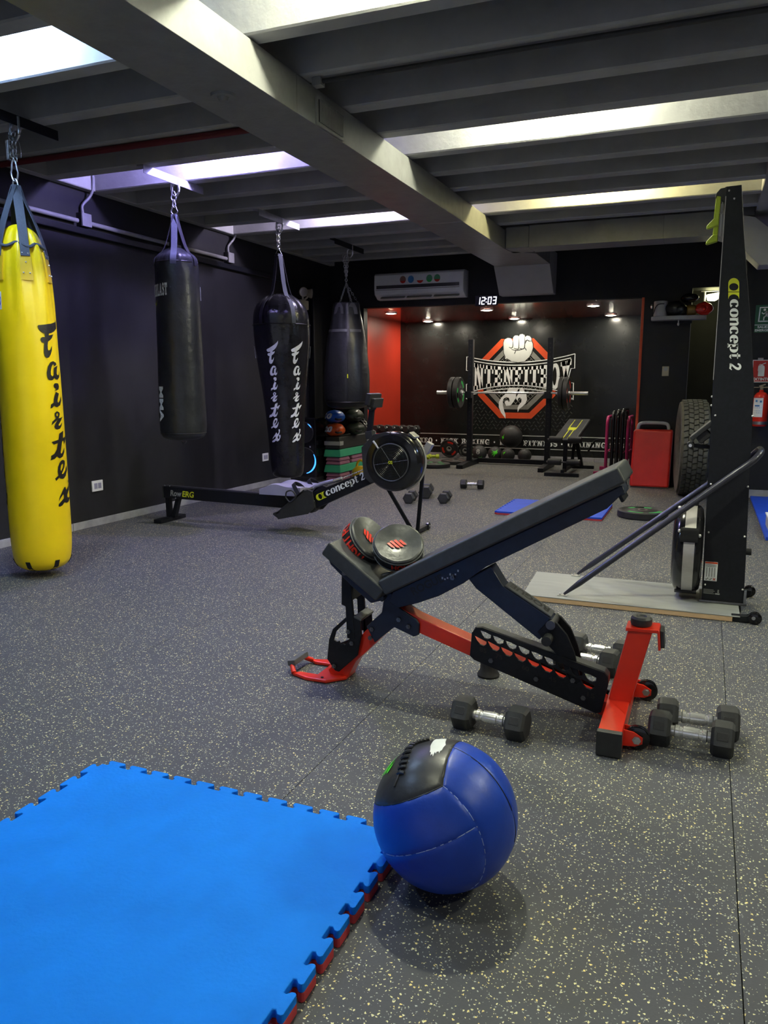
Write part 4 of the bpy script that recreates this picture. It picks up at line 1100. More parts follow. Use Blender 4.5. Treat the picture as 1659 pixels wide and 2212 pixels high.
# ---------------------------------------------------------------- focus mitts and stick on the seat
def mitt(lab, c, n, up, rx, ry, words, th=1.0):
    t = thing('focus_mitt', lab, 'focus mitt', c, 'focus mitts on the bench')
    n = Vector(n).normalized(); u = (Vector(up) - n * Vector(up).dot(n)).normalized(); v = n.cross(u)
    c = Vector(c)
    at = lambda a, r, h: c + u * (r * ry * math.cos(a)) + v * (r * rx * math.sin(a)) + n * h
    N = 40
    def surf(prof, closed_caps=True):
        m = MB(); k = len(prof)
        for r, h in prof:
            for i in range(N):
                m.v.append(at(2 * PI * i / N, r * (1 + .012 * math.sin(9 * 2 * PI * i / N)), h))
        for j in range(k - 1):
            for i in range(N):
                m.f.append((j * N + i, j * N + (i + 1) % N, (j + 1) * N + (i + 1) % N, (j + 1) * N + i))
        m.f += [tuple(range(N)), tuple(range((k - 1) * N, k * N))]
        return m
    surf([(1.0, .010), (1.0, .014), (.985, .022), (.93, .026), (.75, .022), (.45, .014), (.2, .012), (.04, .012)]).build('striking_face', 'mitt', t)
    rim = surf([(.86, -.040 * th), (.96, -.036 * th), (1.0, -.026 * th), (1.015, -.005), (1.0, .010), (.97, .012)]).build('rim', 'leather', t)
    pp = MB()
    for h in (-.030 * th, .012):
        pp.tube([at(2 * PI * i / N, 1.018, h) for i in range(N)], .0025, 6, closed=True)
    pp.build('piping', 'vinyl_grey', t)
    hs = MB().sphere(c - n * .045 + u * -.01, (.062, .05, .03), 16, 10, (u, v, n))
    hs.build('hand_sleeve', 'leather', t)
    MB().band([c - n * .065 + v * a + u * -.06 for a in (-.06, -.02, .02, .06)], u, .03, .004).build('wrist_strap', 'strap_black', t)
    tx = MB()
    put_sans(tx, words[0], lambda a, b: at(words[1] + words[2] * a, 1.024, words[3] + words[4] * b), .035)
    tx.build('rim_lettering', 'red_print', t, smooth=False, fix=False)
    lg = MB()
    for k in range(4):
        o = -.021 + k * .014
        hh = .026 - abs(k - 1.5) * .007
        a = [(o, -hh), (o + .010, -hh + .004), (o + .010, hh), (o, hh + .002)]
        lg.flat([a], lambda p, q: c + v * (p * 1.0) + u * (q + p * .5) + n * (.0165 + (p * p + q * q) * 1.5))
    lg.build('paw_mark', 'red_print', t, fix=False)
    return t
mitt('black focus mitt with a red paw mark, lying uppermost on the bench seat', (-1.062, 2.735, .565), (.22, -.62, .76), (-.75, .2, .5), .094, .098, ('HOUSE', 2.1, 1.0, -.022, .028))
mitt('black focus mitt with red capitals on its rim, under the other mitt', (-1.208, 2.770, .572), (.74, -.16, .66), (-.1, .55, .45), .092, .105, ('FIGHT FOR', 3.05, -2.15, .006, -.046), 1.5)
sk = thing('wooden_stick', 'thin brown wooden stick lying across the bench seat gap', 'stick', (-1.02, 2.70, .49))
MB().tube([(-1.10, 2.70, .455), (-1.02, 2.70, .49), (-.955, 2.70, .522)], .006, 10).build('shaft', 'wood', sk)
MB().tube([(-1.125, 2.69, .445), (-1.08, 2.70, .464)], [.012, .009], 10).build('grip', 'black_plastic', sk)

# ================================================================ WALL BALL
BC = Vector((-.515, 1.64, .172)); BR = .172
t = thing('medicine_ball', 'large royal blue medicine ball with a black laced panel, beside the blue mat', 'medicine ball', (BC.x, BC.y, 0), 'medicine balls')
PLN = [(Vector((-.467, .083, .881)), .554), (Vector((-.982, -.042, -.184)), -.2696), (Vector((.247, .959, .137)), -.4485), (Vector((-.466, .014, .885)), .002), (Vector((.214, .967, .14)), .1866)]
bm = bmesh.new()
bmesh.ops.create_uvsphere(bm, u_segments=96, v_segments=64, radius=1.0)
for n, d in PLN:
    n = n.normalized()
    bmesh.ops.bisect_plane(bm, geom=bm.verts[:] + bm.edges[:] + bm.faces[:], plane_co=n * d, plane_no=n, dist=1e-5)
bm.normal_update()
def panel(c):
    c = c.normalized(); s_ = [n.normalized().dot(c) > d for n, d in PLN]
    if s_[0] and s_[1]: return 'black_panel'
    if not s_[2]: return 'front_panel' if s_[3] else 'lower_panel'
    return 'side_panel' if not s_[4] else 'rear_panel'
grp = {}
for f in bm.faces:
    grp.setdefault(panel(f.calc_center_median()), []).append(f)
fg = {f.index: g for g, fs in grp.items() for f in fs}
bm.faces.index_update()
fg = {}
for g, fs in grp.items():
    for f in fs: fg[f.index] = g
seamv = set(); seams = {}
for e in bm.edges:
    gs = {fg[f.index] for f in e.link_faces}
    if len(gs) > 1:
        seamv.update(e.verts)
        seams.setdefault('dark' if 'black_panel' in gs or 'rear_panel' in gs else 'light', []).append((e.verts[0].co.copy(), e.verts[1].co.copy()))
def ball_pt(d, k=1.0):
    d = Vector(d).normalized()
    p = BC + d * (BR * k * (1 + .006 * mnoise.noise(d * 3)))
    if p.z < .006: p.z = .006 - (.006 - p.z) * .05
    return p
for g, fs in grp.items():
    vi = {}; m_ = MB()
    for f in fs:
        ids = []
        for v in f.verts:
            if v.index not in vi or True:
                key = tuple(round(q, 5) for q in v.co)
                if key not in vi:
                    vi[key] = len(m_.v); m_.v.append(ball_pt(v.co, 0.991 if v in seamv else 1.0))
                ids.append(vi[key])
        m_.f.append(tuple(ids))
    m_.build(g, 'ball_black' if g == 'black_panel' else 'blue_vinyl', t, fix=False, angle=80)
for nm, es in seams.items():
    m_ = MB()
    for i, (a, b) in enumerate(es):
        if nm == 'light' and i % 3 == 0: continue
        m_.cyl(ball_pt(a, .993), ball_pt(b, .993), .0011 if nm == 'light' else .0016, n=5)
    m_.build('seam_stitching', 'black_print' if nm == 'dark' else 'thread', t)
bm.free()
def tangent(c):
    c = Vector(c).normalized(); a = Vector((0, -1, 0)); u = (a - c * a.dot(c)).normalized()
    return c, u, c.cross(u)
top_ = lambda p, q: ball_pt((p, q, math.sqrt(max(.01, 1 - p * p - q * q))), 1.006)
MB().flat([[(-.213,-.033),(-.231,.097),(-.258,.33),(-.239,.335),(-.21,.325),(-.199,.355),(-.184,.35),(-.162,.372),(-.151,.355),(-.113,.385),(-.077,.246),(-.048,.121),(-.016,.037),(-.024,-.044),(-.021,-.109),(-.039,-.144),(-.036,-.185),(-.058,-.149),(-.08,-.167),(-.077,-.207),(-.103,-.171),(-.1,-.236),(-.099,-.265),(-.125,-.213),(-.138,-.252),(-.156,-.175),(-.17,-.184),(-.184,-.118)]], top_, .06).build('splash_mark', 'white', t, fix=False)
side_ = lambda q, r: ball_pt((-math.sqrt(max(.01, 1 - q * q - r * r)), q, r), 1.012)
gm = MB()
for q0, r0, q1, r1 in ((-.10, .40, .17, .765), (-.145, .43, .12, .74), (-.20, .47, .06, .715), (-.255, .54, -.03, .71), (-.30, .60, -.14, .71)):
    L_ = [(q0 + (q1 - q0) * i / 10, r0 + (r1 - r0) * i / 10) for i in range(11)]
    gm.strip(L_, [.012 + .042 * math.sin(PI * min(1, (i + .8) / 9)) for i in range(11)], side_)
gm.build('green_splash', 'lime_print', t, fix=False, smooth=False)
lp = smooth_pts([(-.332, .328, .884), (-.407, .294, .865), (-.49, .253, .834), (-.55, .15, .81), (-.527, -.108, .843), (-.5, -.32, .804), (-.477, -.473, .741), (-.50, -.60, .62)], 4)
lc = MB()
for i in range(2, len(lp) - 3, 2):
    d = lp[i].normalized(); tg = (lp[i + 1] - lp[i - 1]).normalized(); sd = d.cross(tg)
    lc.tube([ball_pt(d + sd * a, 1.006 + .022 * (1 - ((a - .01) / .065) ** 2)) for a in (-.05, -.025, 0, .035, .07)], .0045, 6)
lc.tube([ball_pt(p + p.normalized().cross(Vector((0, 1, .2))) * .02, 1.004) for p in lp], .003, 6)
lc.build('laces', 'ball_black', t)

# ================================================================ PUZZLE MATS
def puzzle(x0, x1, y0, y1, pitch, dep, sides='lrtb'):
    # outline with dovetail teeth standing out from the rectangle
    def side(a, b, n, on_):
        a = Vector((a[0], a[1], 0)); b = Vector((b[0], b[1], 0)); d = (b - a); L = d.length; d.normalize(); o = Vector((d.y, -d.x, 0))
        if not on_: return [a]
        k = max(2, round(L / pitch)); w_ = L / k; P = [a]
        for i in range(k):
            s0 = a + d * (w_ * (i + .22)); P0 = s0
            for dx, dy in ((0, 0), (.02, .25), (-.09, .55), (-.10, .85), (-.04, 1.0), (.58, 1.0), (.64, .85), (.63, .55), (.52, .25), (.54, 0)):
                P.append(s0 + d * (w_ * dx) + o * (dep * dy))
        return P
    P = side((x0, y0), (x1, y0), 0, 'b' in sides) + side((x1, y0), (x1, y1), 0, 'r' in sides) + side((x1, y1), (x0, y1), 0, 't' in sides) + side((x0, y1), (x0, y0), 0, 'l' in sides)
    return [(p.x, p.y) for p in P]
t = thing('puzzle_mat', 'large bright blue puzzle mat with toothed edges in the front left', 'mat', (-1.15, 1.2, 0), 'floor mats')
o = puzzle(-1.635, -.675, .76, 1.722, .083, .026)
MB().prism(o, .022, .042, 'xy').build('blue_top_layer', 'blue_foam', t, bevel=.0025, seg=2)
MB().prism(o, .001, .0218, 'xy').build('red_bottom_layer', 'red_foam', t, bevel=.001, seg=1)
t = thing('puzzle_mat', 'small royal blue mat with a red underside behind the bench', 'mat', (-1.22, 7.25, 0), 'floor mats')
o = puzzle(-1.70, -.77, 6.84, 7.66, .09, .022, 'l')
MB().prism(o, .016, .032, 'xy').build('blue_top_layer', 'royal', t, bevel=.002)
MB().prism(o, .001, .0158, 'xy').build('red_bottom_layer', 'red_foam', t)
t = thing('floor_mat', 'royal blue mat against the wall at the far right edge', 'mat', (1.0, 7.6, 0), 'floor mats')
MB().box(.483, 1.6, 6.46, 7.64, .001, .028).build('mat_square', 'royal', t, bevel=.004)
MB().box(.483, 1.6, 7.643, 8.80, .001, .028).build('mat_square', 'royal', t, bevel=.004)
t = thing('low_box', 'low light grey box standing at the right edge of the blue wall mat', 'box', (.9, 6.72, .028))
MB().box(.515, 1.3, 6.42, 7.02, .03, .12).build('box_body', 'panel_grey', t, bevel=.005)
MB().box(.508, 1.31, 6.41, 7.03, .12, .135).build('box_top', 'white_plastic', t, bevel=.004)

# ================================================================ HEX DUMBBELLS
def make_dumbbell(lab, s=1.0, hl=.070, af=.052, gap=.122, cap='plain'):
    t = thing('dumbbell', lab, 'dumbbell', (0, 0, 0), 'hex dumbbells on the floor')
    z = af * s
    for sg in (-1, 1):
        P = []
        prof = [(.80, gap * s / 2 + .0), (.98, gap * s / 2 + .010 * s), (1.0, gap * s / 2 + .020 * s), (1.0, gap * s / 2 + (hl - .016) * s), (.97, gap * s / 2 + (hl - .008) * s), (.82, gap * s / 2 + hl * s)]
        m_ = MB()
        for r, xx in prof:
            for k in range(6):
                a = R_(60 * k); R6 = af * s / math.cos(PI / 6) * r
                m_.v.append(Vector((sg * xx, R6 * math.cos(a + R_(0)), z + R6 * math.sin(a + R_(0)))))
        for j in range(len(prof) - 1):
            for k in range(6):
                m_.f.append((j * 6 + k, j * 6 + (k + 1) % 6, j * 6 + 6 + (k + 1) % 6, j * 6 + 6 + k))
        m_.f += [tuple(range(6)), tuple(range(len(prof) * 6 - 6, len(prof) * 6))]
        h = m_.build('dumbbell_head', 'hex', t, smooth=False)
        c6 = math.cos(R_(30)) * af * s / math.cos(PI / 6); xx = gap * s / 2 + hl * s * .5
        nn = Vector((0, -math.cos(R_(30)), math.sin(R_(30)))); uu = Vector((0, math.sin(R_(30)), math.cos(R_(30))))
        MB().obox(Vector((sg * xx, 0, z)) + nn * (af * s - .0004), (.017 * s, .013 * s, .0012), (1, 0, 0), nn).build('weight_panel', 'rubber', h, bevel=.0008, seg=1)
    MB().lathe([(0.0168, -gap / 2 - .004), (0.0168, -gap * .42), (0.0213, -gap * .39), (0.0213, -gap * .30), (0.0174, -gap * .27), (0.0174, -gap * .22), (0.0207, -gap * .19), (0.0218, 0), (0.0207, gap * .19), (0.0174, gap * .22), (0.0174, gap * .27), (0.0213, gap * .30), (0.0213, gap * .39), (0.0168, gap * .42), (0.0168, gap / 2 + .004)], (0, 0, z), (1, 0, 0), 18).build('handle', 'chrome', t)
    return t
D0 = make_dumbbell('black hex dumbbell with chrome handle lying between the ball and the bench')
D0.location = (-.617, 2.468, 0); D0.rotation_euler = (0, 0, R_(-5)); BASE[D0.name] = Vector(D0.location)
gp = 'hex dumbbells on the floor'
for x_, y_, a_, lb_ in ((.022, 2.600, -3, 'nearer of the two black hex dumbbells right of the bench wheels'),
                        (.040, 2.728, 2, 'farther of the two black hex dumbbells right of the bench wheels'),
                        (-.395, 3.185, -8, 'nearer black hex dumbbell half hidden behind the bench ladder'),
                        (-.357, 3.320, -8, 'farther black hex dumbbell half hidden behind the bench ladder'),
                        (-2.685, 7.25, 100, 'leftmost of the black hex dumbbells lying end-on behind the rower'),
                        (-2.365, 7.38, 99, 'rightmost of the three end-on black hex dumbbells behind the rower'),
                        (-2.385, 8.44, 8, 'black hex dumbbell lying side-on alone in front of the alcove')):
    dup(D0, (x_, y_, 0), R_(a_), lb_, gp)
Dl = make_dumbbell('larger black hex dumbbell standing end-on behind the rower front leg', 1.0, .115, .064, .11)
Dl.location = (-2.66, 7.66, 0); Dl.rotation_euler = (0, 0, R_(105)); BASE[Dl.name] = Vector(Dl.location)

# ================================================================ ROWING MACHINE (along x, middle plane y = 5.47)
YR = 5.47
t = thing('rowing_machine', 'black rowing machine with a round caged flywheel, behind the bench', 'rowing machine', (-3.2, YR, 0))
def pxz(poly, y0, y1, name, m, p=None, bev=.003, holes=()):
    return MB().prism(poly, y0, y1, 'xz', holes).build(name, m, p or t, bevel=bev, seg=2)
rail = pxz([(-4.29, .302), (-4.288, .203), (-2.88, .180), (-2.86, .280)], 5.432, 5.512, 'rail', 'black')
MB().prism([(-4.25, .303), (-2.95, .281), (-2.95, .286), (-4.25, .308)], 5.455, 5.489, 'xz').build('rail_track', 'steel_dark', rail, bevel=.001, seg=1)
MB().box(-4.296, -4.286, 5.428, 5.516, .200, .306).build('rail_end_cap', 'black_plastic', rail, bevel=.003)
MB().sphere((-4.275, 5.44, .307), .006, 8, 6).sphere((-4.225, 5.44, .307), .006, 8, 6).sphere((-4.16, 5.429, .205), .006, 8, 6).build('rail_screws', 'steel', rail)
tx = MB(); put_sans(tx, 'Row', lambda u, v: (-4.215 + .118 * u, 5.4312, .222 + .052 * v - .002 * u), .03, .15); tx.build('rail_lettering', 'grey_letter', rail, smooth=False, fix=False)
tx = MB(); put_sans(tx, 'ERG', lambda u, v: (-4.092 + .122 * u, 5.4312, .220 + .052 * v - .002 * u), .03, .15); tx.build('rail_lettering', 'yel_print', rail, smooth=False, fix=False)
pxz([(-4.285, .21), (-4.245, .21), (-4.243, .03), (-4.283, .03)], 5.45, 5.495, 'rear_leg', 'black')
pxz([(-4.175, .205), (-4.140, .205), (-4.195, .03), (-4.235, .03)], 5.45, 5.495, 'rear_brace', 'black')
MB().box(-4.292, -4.215, 5.29, 5.64, .0, .034).build('rear_foot', 'black', t, bevel=.006)
# seat
so = MB()
nx, ny = 14, 10
def seat_top(i, j):
    u = i / nx; v = j / ny
    X = -3.255 + .37 * u; Y = 5.31 + .32 * v
    z = .372 + .022 * math.exp(-((u - .38) / .22) ** 2) - .020 * math.exp(-((u - .02) / .16) ** 2) + .008 * u - .016 * math.exp(-((v - .5) / .22) ** 2)
    e = .006 * (1 if i in (0, nx) or j in (0, ny) else 0)
    return (X, Y, z - e)
for i in range(nx + 1):
    for j in range(ny + 1):
        so.v.append(Vector(seat_top(i, j)))
for i in range(nx + 1):
    for j in range(ny + 1):
        X, Y, z = seat_top(i, j); so.v.append(Vector((X, Y, .305)))
N2 = (nx + 1) * (ny + 1)
for i in range(nx):
    for j in range(ny):
        k = i * (ny + 1) + j
        so.f.append((k, k + ny + 1, k + ny + 2, k + 1)); so.f.append((k + N2, k + 1 + N2, k + ny + 2 + N2, k + ny + 1 + N2))
per = [i * (ny + 1) for i in range(nx + 1)] + [nx * (ny + 1) + j for j in range(1, ny + 1)] + [i * (ny + 1) + ny for i in range(nx - 1, -1, -1)] + [j for j in range(ny - 1, 0, -1)]
for a, b in zip(per, per[1:] + per[:1]): so.f.append((a, b, b + N2, a + N2))
st_ = so.build('seat', 'grey_plastic', t, angle=50)
MB().box(-3.17, -2.97, 5.425, 5.52, .285, .32).build('seat_carriage', 'black_plastic', t, bevel=.006)
# foot plates
for y0, y1 in ((5.27, 5.42), (5.525, 5.675)):
    fp = MB()
    fp.prism([(-3.10, .170), (-3.065, .120), (-2.80, .180), (-2.74, .24), (-2.76, .36), (-2.80, .372), (-2.87, .345), (-3.02, .20)], y0, y0 + .012, 'xz')
    fo_ = fp.build('foot_plate_side', 'black_plastic', t, bevel=.003)
    MB().obox((-2.955, (y0 + y1) / 2, .262), (.165, (y1 - y0) / 2, .010), (.78, 0, .62), (-.62, 0, .78)).build('foot_plate', 'black_plastic', t, bevel=.005)
    MB().obox((-3.085, (y0 + y1) / 2, .150), (.03, (y1 - y0) / 2, .012), (1, 0, -.6), (.6, 0, 1)).build('heel_cup', 'black_plastic', t, bevel=.008)
    MB().band(smooth_pts([(-2.885, y0 + .005, .33), (-2.93, y0 + .03, .385), (-2.96, (y0 + y1) / 2, .405), (-2.93, y1 - .03, .385), (-2.885, y1 - .005, .33)], 4), (.78, 0, .62), .035, .003).build('foot_strap', 'strap_black', t)
    MB().tube(smooth_pts([(-2.99, y0 - .002, .30), (-2.98, y0 - .004, .345), (-2.93, y0 - .004, .355), (-2.90, y0 - .003, .31), (-2.95, y0 - .003, .265), (-2.99, y0 - .002, .30)], 4), .006, 8).build('strap_loop', 'black_plastic', t)
# sloping beam with the maker name
beam = pxz([(-2.87, .312), (-2.875, .205), (-2.80, .205), (-2.22, .475), (-2.26, .56)], 5.432, 5.508, 'front_beam', 'black')
pxz([(-2.92, .28), (-2.92, .17), (-2.85, .16), (-2.81, .19), (-2.815, .25), (-2.85, .30)], 5.425, 5.515, 'beam_joint', 'black_plastic')
bd_ = Vector((.465, 0, .215)).normalized(); bn_ = Vector((-bd_.z, 0, bd_.x))
o0 = Vector((-2.800, 5.4305, .262))
fnb = lambda k: (lambda u, v: o0 + bd_ * (k + u * .0445 + v * .006) + bn_ * (v * .0425))
tx = MB(); maker_mark(tx, lambda u, v: o0 + bd_ * (u * .040) + bn_ * (v * .040 - .002)); tx.build('maker_mark', 'yel_print', beam, smooth=False, fix=False)
tx = MB(); serif_word(tx, fnb(.096)); tx.build('beam_lettering', 'white', beam, smooth=False, fix=False)
MB().sphere((-2.825, 5.43, .258), .005, 8, 6).sphere((-2.262, 5.43, .498), .006, 8, 6).build('beam_screws', 'steel', beam)
hd = MB().tube(smooth_pts([(-2.875, YR, .325), (-2.84, YR, .365), (-2.78, YR, .392), (-2.70, YR, .415), (-2.67, YR, .422)], 5), [.013 + .003 * math.sin(PI * i / 20) for i in range(21)], 12).build('handle', 'grey_plastic', t)
MB().tube([(-2.67, YR, .422), (-2.60, YR, .445)], .014, 12).build('handle_clip', 'chrome', t)
ch = MB(); chain(ch, (-2.60, YR, .445), (-2.33, YR, .555), 26, wd=.005, r=.0022); ch.build('pull_chain', 'chrome', t)
# flywheel
FC = Vector((-2.152, 5.47, .596))
fw = MB().lathe([(.0, -.085), (.13, -.085), (.150, -.088), (.165, -.086), (.205, -.078), (.220, -.060), (.226, -.03), (.226, .035), (.220, .06), (.20, .078), (.15, .085), (0, .085)], FC, (0, 1, 0), 64)
hs_ = fw.build('flywheel_housing', 'black_gloss', t)
front = -.0885
MB().lathe([(0, .0), (.136, .0), (.136, -.002), (0, -.002)], FC + Vector((0, front + .004, 0)), (0, 1, 0), 48).build('cage_backing', 'black_print', hs_)
for k in range(10):
    r = .026 + k * .0118
    MB().tube([FC + Vector((r * math.cos(2 * PI * i / 48), front - .002, r * math.sin(2 * PI * i / 48))) for i in range(48)], .0026, 6, closed=True).build('cage_ring', 'black_gloss', hs_)
MB().tube([FC + Vector((.139 * math.cos(2 * PI * i / 56), front - .002, .139 * math.sin(2 * PI * i / 56))) for i in range(56)], .0045, 8, closed=True).build('cage_ring', 'steel_dark', hs_)
for a in (125, 190, 305, 10):
    d = Vector((math.cos(R_(a)), 0, math.sin(R_(a))))
    MB().tube([FC + Vector((0, front - .004, 0)) + d * .02, FC + Vector((0, front - .004, 0)) + d * .142], .0010, 6).build('cage_spoke', 'steel', hs_)
hb = MB().cyl(FC + Vector((0, front - .008, 0)), FC + Vector((0, front + .004, 0)), .020, n=24).build('hub_disc', 'black_gloss', hs_)
tx = MB(); put_sans(tx, 'O2', lambda u, v: FC + Vector((-.017 + .034 * u, front - .0088, -.012 + .025 * v)), .05); tx.build('hub_lettering', 'yel_print', hs_, smooth=False, fix=False)
pxz([(-2.40, .70), (-2.30, .80), (-2.20, .82), (-2.16, .815), (-2.25, .72), (-2.28, .62), (-2.26, .50), (-2.25, .44), (-2.33, .43), (-2.385, .48)], 5.395, 5.54, 'flywheel_shroud', 'black_plastic', None, .006)
MB().obox((-2.275, 5.385, .725), (.035, .006, .006), (.62, 0, -.78), (.78, 0, .62)).build('damper_lever', 'white_plastic', t, bevel=.002)
MB().tube([FC + Vector((.229 * math.cos(R_(a)), .045, .229 * math.sin(R_(a)))) for a in range(-70, 66, 9)], .010, 8).build('rim_band', 'brushed', t)
MB().obox((-1.915, 5.54, .70), (.025, .03, .045), (.85, 0, -.5), (.5, 0, .85)).build('damper_box', 'brushed', t, bevel=.006)
MB().obox((-2.015, 5.50, .795), (.03, .05, .010), (.8, 0, -.6), (.6, 0, .8)).build('rim_clip', 'steel', t, bevel=.003)
MB().obox((-2.335, 5.50, .775), (.012, .04, .012), (.8, 0, .6), (-.6, 0, .8)).build('rim_clip', 'steel', t, bevel=.003)
# monitor arm
MB().prism([(-2.388, .80), (-2.345, .80), (-2.325, .985), (-2.365, .985)], 5.462, 5.492, 'xz').build('monitor_arm', 'black', t, bevel=.004)
MB().obox((-2.358, 5.477, .79), (.03, .035, .03), (1, 0, .2), (0, 0, 1)).build('arm_base', 'black_plastic', t, bevel=.006)
MB().cyl((-2.345, 5.44, .995), (-2.345, 5.515, .995), .020, n=16).build('arm_joint', 'black_plastic', t)
mo = MB().obox((-2.335, 5.48, 1.06), (.045, .11, .02), (.18, 0, 1), (-1, 0, .18)).build('monitor', 'black_plastic', t, bevel=.008)
MB().obox((-2.318, 5.48, 1.035), (.035, .09, .028), (.18, 0, 1), (-1, 0, .18)).build('monitor_back', 'black_plastic', mo, bevel=.006)
MB().cyl((-2.345, 5.432, .995), (-2.345, 5.440, .995), .008, n=12).build('joint_bolt', 'steel', t)
# front legs
def bar(a, b, w_, name, m='black'):
    return MB().obox((Vector(a) + Vector(b)) / 2, ((Vector(b) - Vector(a)).length / 2, w_, w_ * .7), Vector(b) - Vector(a), (0, 1, 0)).build(name, m, t, bevel=.003)
bar((-1.958, 5.55, .50), (-2.03, 5.64, .03), .014, 'front_leg')
bar((-2.25, 5.53, .40), (-2.06, 5.62, .03), .014, 'front_leg')
MB().box(-2.07, -2.03, 5.12, 5.90, .012, .042).build('front_foot', 'black', t, bevel=.005)
for yy in (5.91, 5.11):
    MB().lathe([(0, -.014), (.024, -.014), (.030, -.009), (.030, .009), (.024, .014), (0, .014)], (-2.035, yy, .0305), (1, 0, .0), 24).build('transport_wheel', 'black_gloss', t)
    MB().cyl((-2.06, yy, .0305), (-2.012, yy, .0305), .006, n=10).build('wheel_axle', 'steel', t)

# ================================================================ STANDING SKI MACHINE
t = thing('ski_machine', 'tall black ski exercise machine on a grey floor board at the right', 'ski machine', (-.3, 4.42, 0))
bo = MB().prism([(-.872, 4.142), (.225, 4.142), (.225, 4.70), (-.905, 4.70)], .027, .032, 'xy').build('board_top', 'board', t, bevel=.0012, seg=1)
MB().prism([(-.870, 4.143), (.19, 4.143), (.19, 4.699), (-.903, 4.699)], .003, .0268, 'xy').build('board_core', 'ply', t)
for yy in (4.150, 4.655):
    MB().prism([(.185, .003), (.185, .034), (.255, .036), (.272, .046), (.300, .046), (.300, .018), (.26, .003)], yy, yy + .036, 'xz').build('end_bracket', 'black', t, bevel=.002, seg=1)
    MB().lathe([(0, -.014), (.025, -.014), (.0315, -.009), (.0315, .009), (.025, .014), (0, .014)], (.292, yy + .018 - .024 * (1 if yy < 4.3 else -1), .032), (0, 1, 0), 24).build('castor_wheel', 'black_gloss', t)
    MB().cyl((.285, yy - .022 if yy < 4.3 else yy + .03, .034), (.285, yy + .01 if yy < 4.3 else yy + .058, .034), .009, n=10).build('castor_bolt', 'steel', t)
Y0, Y1 = 4.362, 4.575
tower = [(.044, .045), (.244, .045), (.246, .128), (.239, .40), (.232, .645), (.218, 1.167), (.186, 1.44), (.15, 1.696), (.12, 1.92), (.095, 2.137), (.026, 2.135), (.0265, 1.70), (.028, 1.23), (.033, .79), (.041, .28)]
MB().prism(tower, Y0, Y0 + .006, 'xz').build('tower_side', 'black', t, bevel=.0015, seg=1)
MB().prism(tower, Y1 - .006, Y1, 'xz').build('tower_side', 'black', t, bevel=.0015, seg=1)
inn = [(x_ + (.004 if x_ < .08 and z_ < 2 else -.004), z_) for x_, z_ in tower]
MB().prism(inn, Y0 + .006, Y1 - .006, 'xz').build('tower_core', 'black_plastic', t)
MB().prism([(.0255, 1.2), (.0285, 1.2), (.0285, 2.09), (.0255, 2.09)], Y0 - .001, Y0 + .02, 'xz').build('front_edge_strip', 'brushed', t)
MB().box(.030, .262, Y0 - .012, Y1 + .012, .032, .046).build('tower_foot', 'steel_dark', t, bevel=.003)
MB().box(.246, .258, Y0 - .008, Y0 + .02, .04, .115).build('foot_bracket', 'steel', t, bevel=.002)
sc_ = MB()
for x_, z_ in ((.048, 1.02), (.222, 1.02), (.050, .665), (.225, .66), (.055, .41), (.228, .40), (.056, .128), (.238, .118), (.040, 2.115), (.066, 2.075)):
    sc_.sphere((x_, Y0 - .001, z_), .0062, 10, 6)
for z_ in (1.115, 1.07):
    sc_.sphere((.027, Y0 + .01, z_), .006, 8, 6)
sc_.build('tower_screws', 'chrome', t)
K = .0387
fnt = lambda u0: (lambda u, v: (.0715 + (u0 + u) * .0028 + v * K, Y0 - .0012, 1.7005 - (u0 + u) * .0441 - v * .0015))
tx = MB(); maker_mark(tx, lambda u, v: fnt(0)(u * .98, v - .1)); tx.build('maker_mark', 'yel_print', t, smooth=False, fix=False)
tx = MB(); serif_word(tx, lambda u, v: fnt(2.43)(u * .957, v)); tx.build('tower_lettering', 'white', t, smooth=False, fix=False)
lb = MB().box(.049, .111, Y0 - .0012, Y0, .150, .253).build('instruction_label', 'white', t)
MB().box(.050, .110, Y0 - .0018, Y0 - .0012, .243, .252).build('label_heading', 'orange_red', lb)
m_ = MB()
for i in range(4): m_.box(.058 + i * .013, .0605 + i * .013, Y0 - .0018, Y0 - .0012, .172, .222)
for i in range(3): m_.box(.053, .107, Y0 - .0018, Y0 - .0012, .227 + i * .005, .2285 + i * .005)
for x_ in (.054, .072):
    m_.strip([(x_, .160), (x_ + .005, .155), (x_ + .014, .166)], .003, lambda u, v: (u, Y0 - .0018, v))
m_.build('label_figures', 'black_print', lb, smooth=False)
m_ = MB()
for s_ in (1, -1): m_.strip([(.092, .160 - .006 * s_), (.104, .160 + .006 * s_)], .0035, lambda u, v: (u, Y0 - .0018, v))
m_.build('label_cross', 'orange_red', lb, smooth=False)
m_ = MB()
for i in range(4): m_.box(.050, .105 - .006 * (i % 2), Y0 - .0010, Y0 - .0004, .080 + i * .007, .0825 + i * .007)
m_.box(.108, .130, Y0 - .0010, Y0 - .0004, .078, .086).box(.118, .126, Y0 - .0010, Y0 - .0004, .09, .096).box(.118, .126, Y0 - .0010, Y0 - .0004, .10, .104)
m_.build('rating_plate', 'grey_letter', t, smooth=False)
MB().cyl((.244, 4.47, .30), (.272, 4.47, .30), .018, n=18).build('rear_knob', 'black_plastic', t)
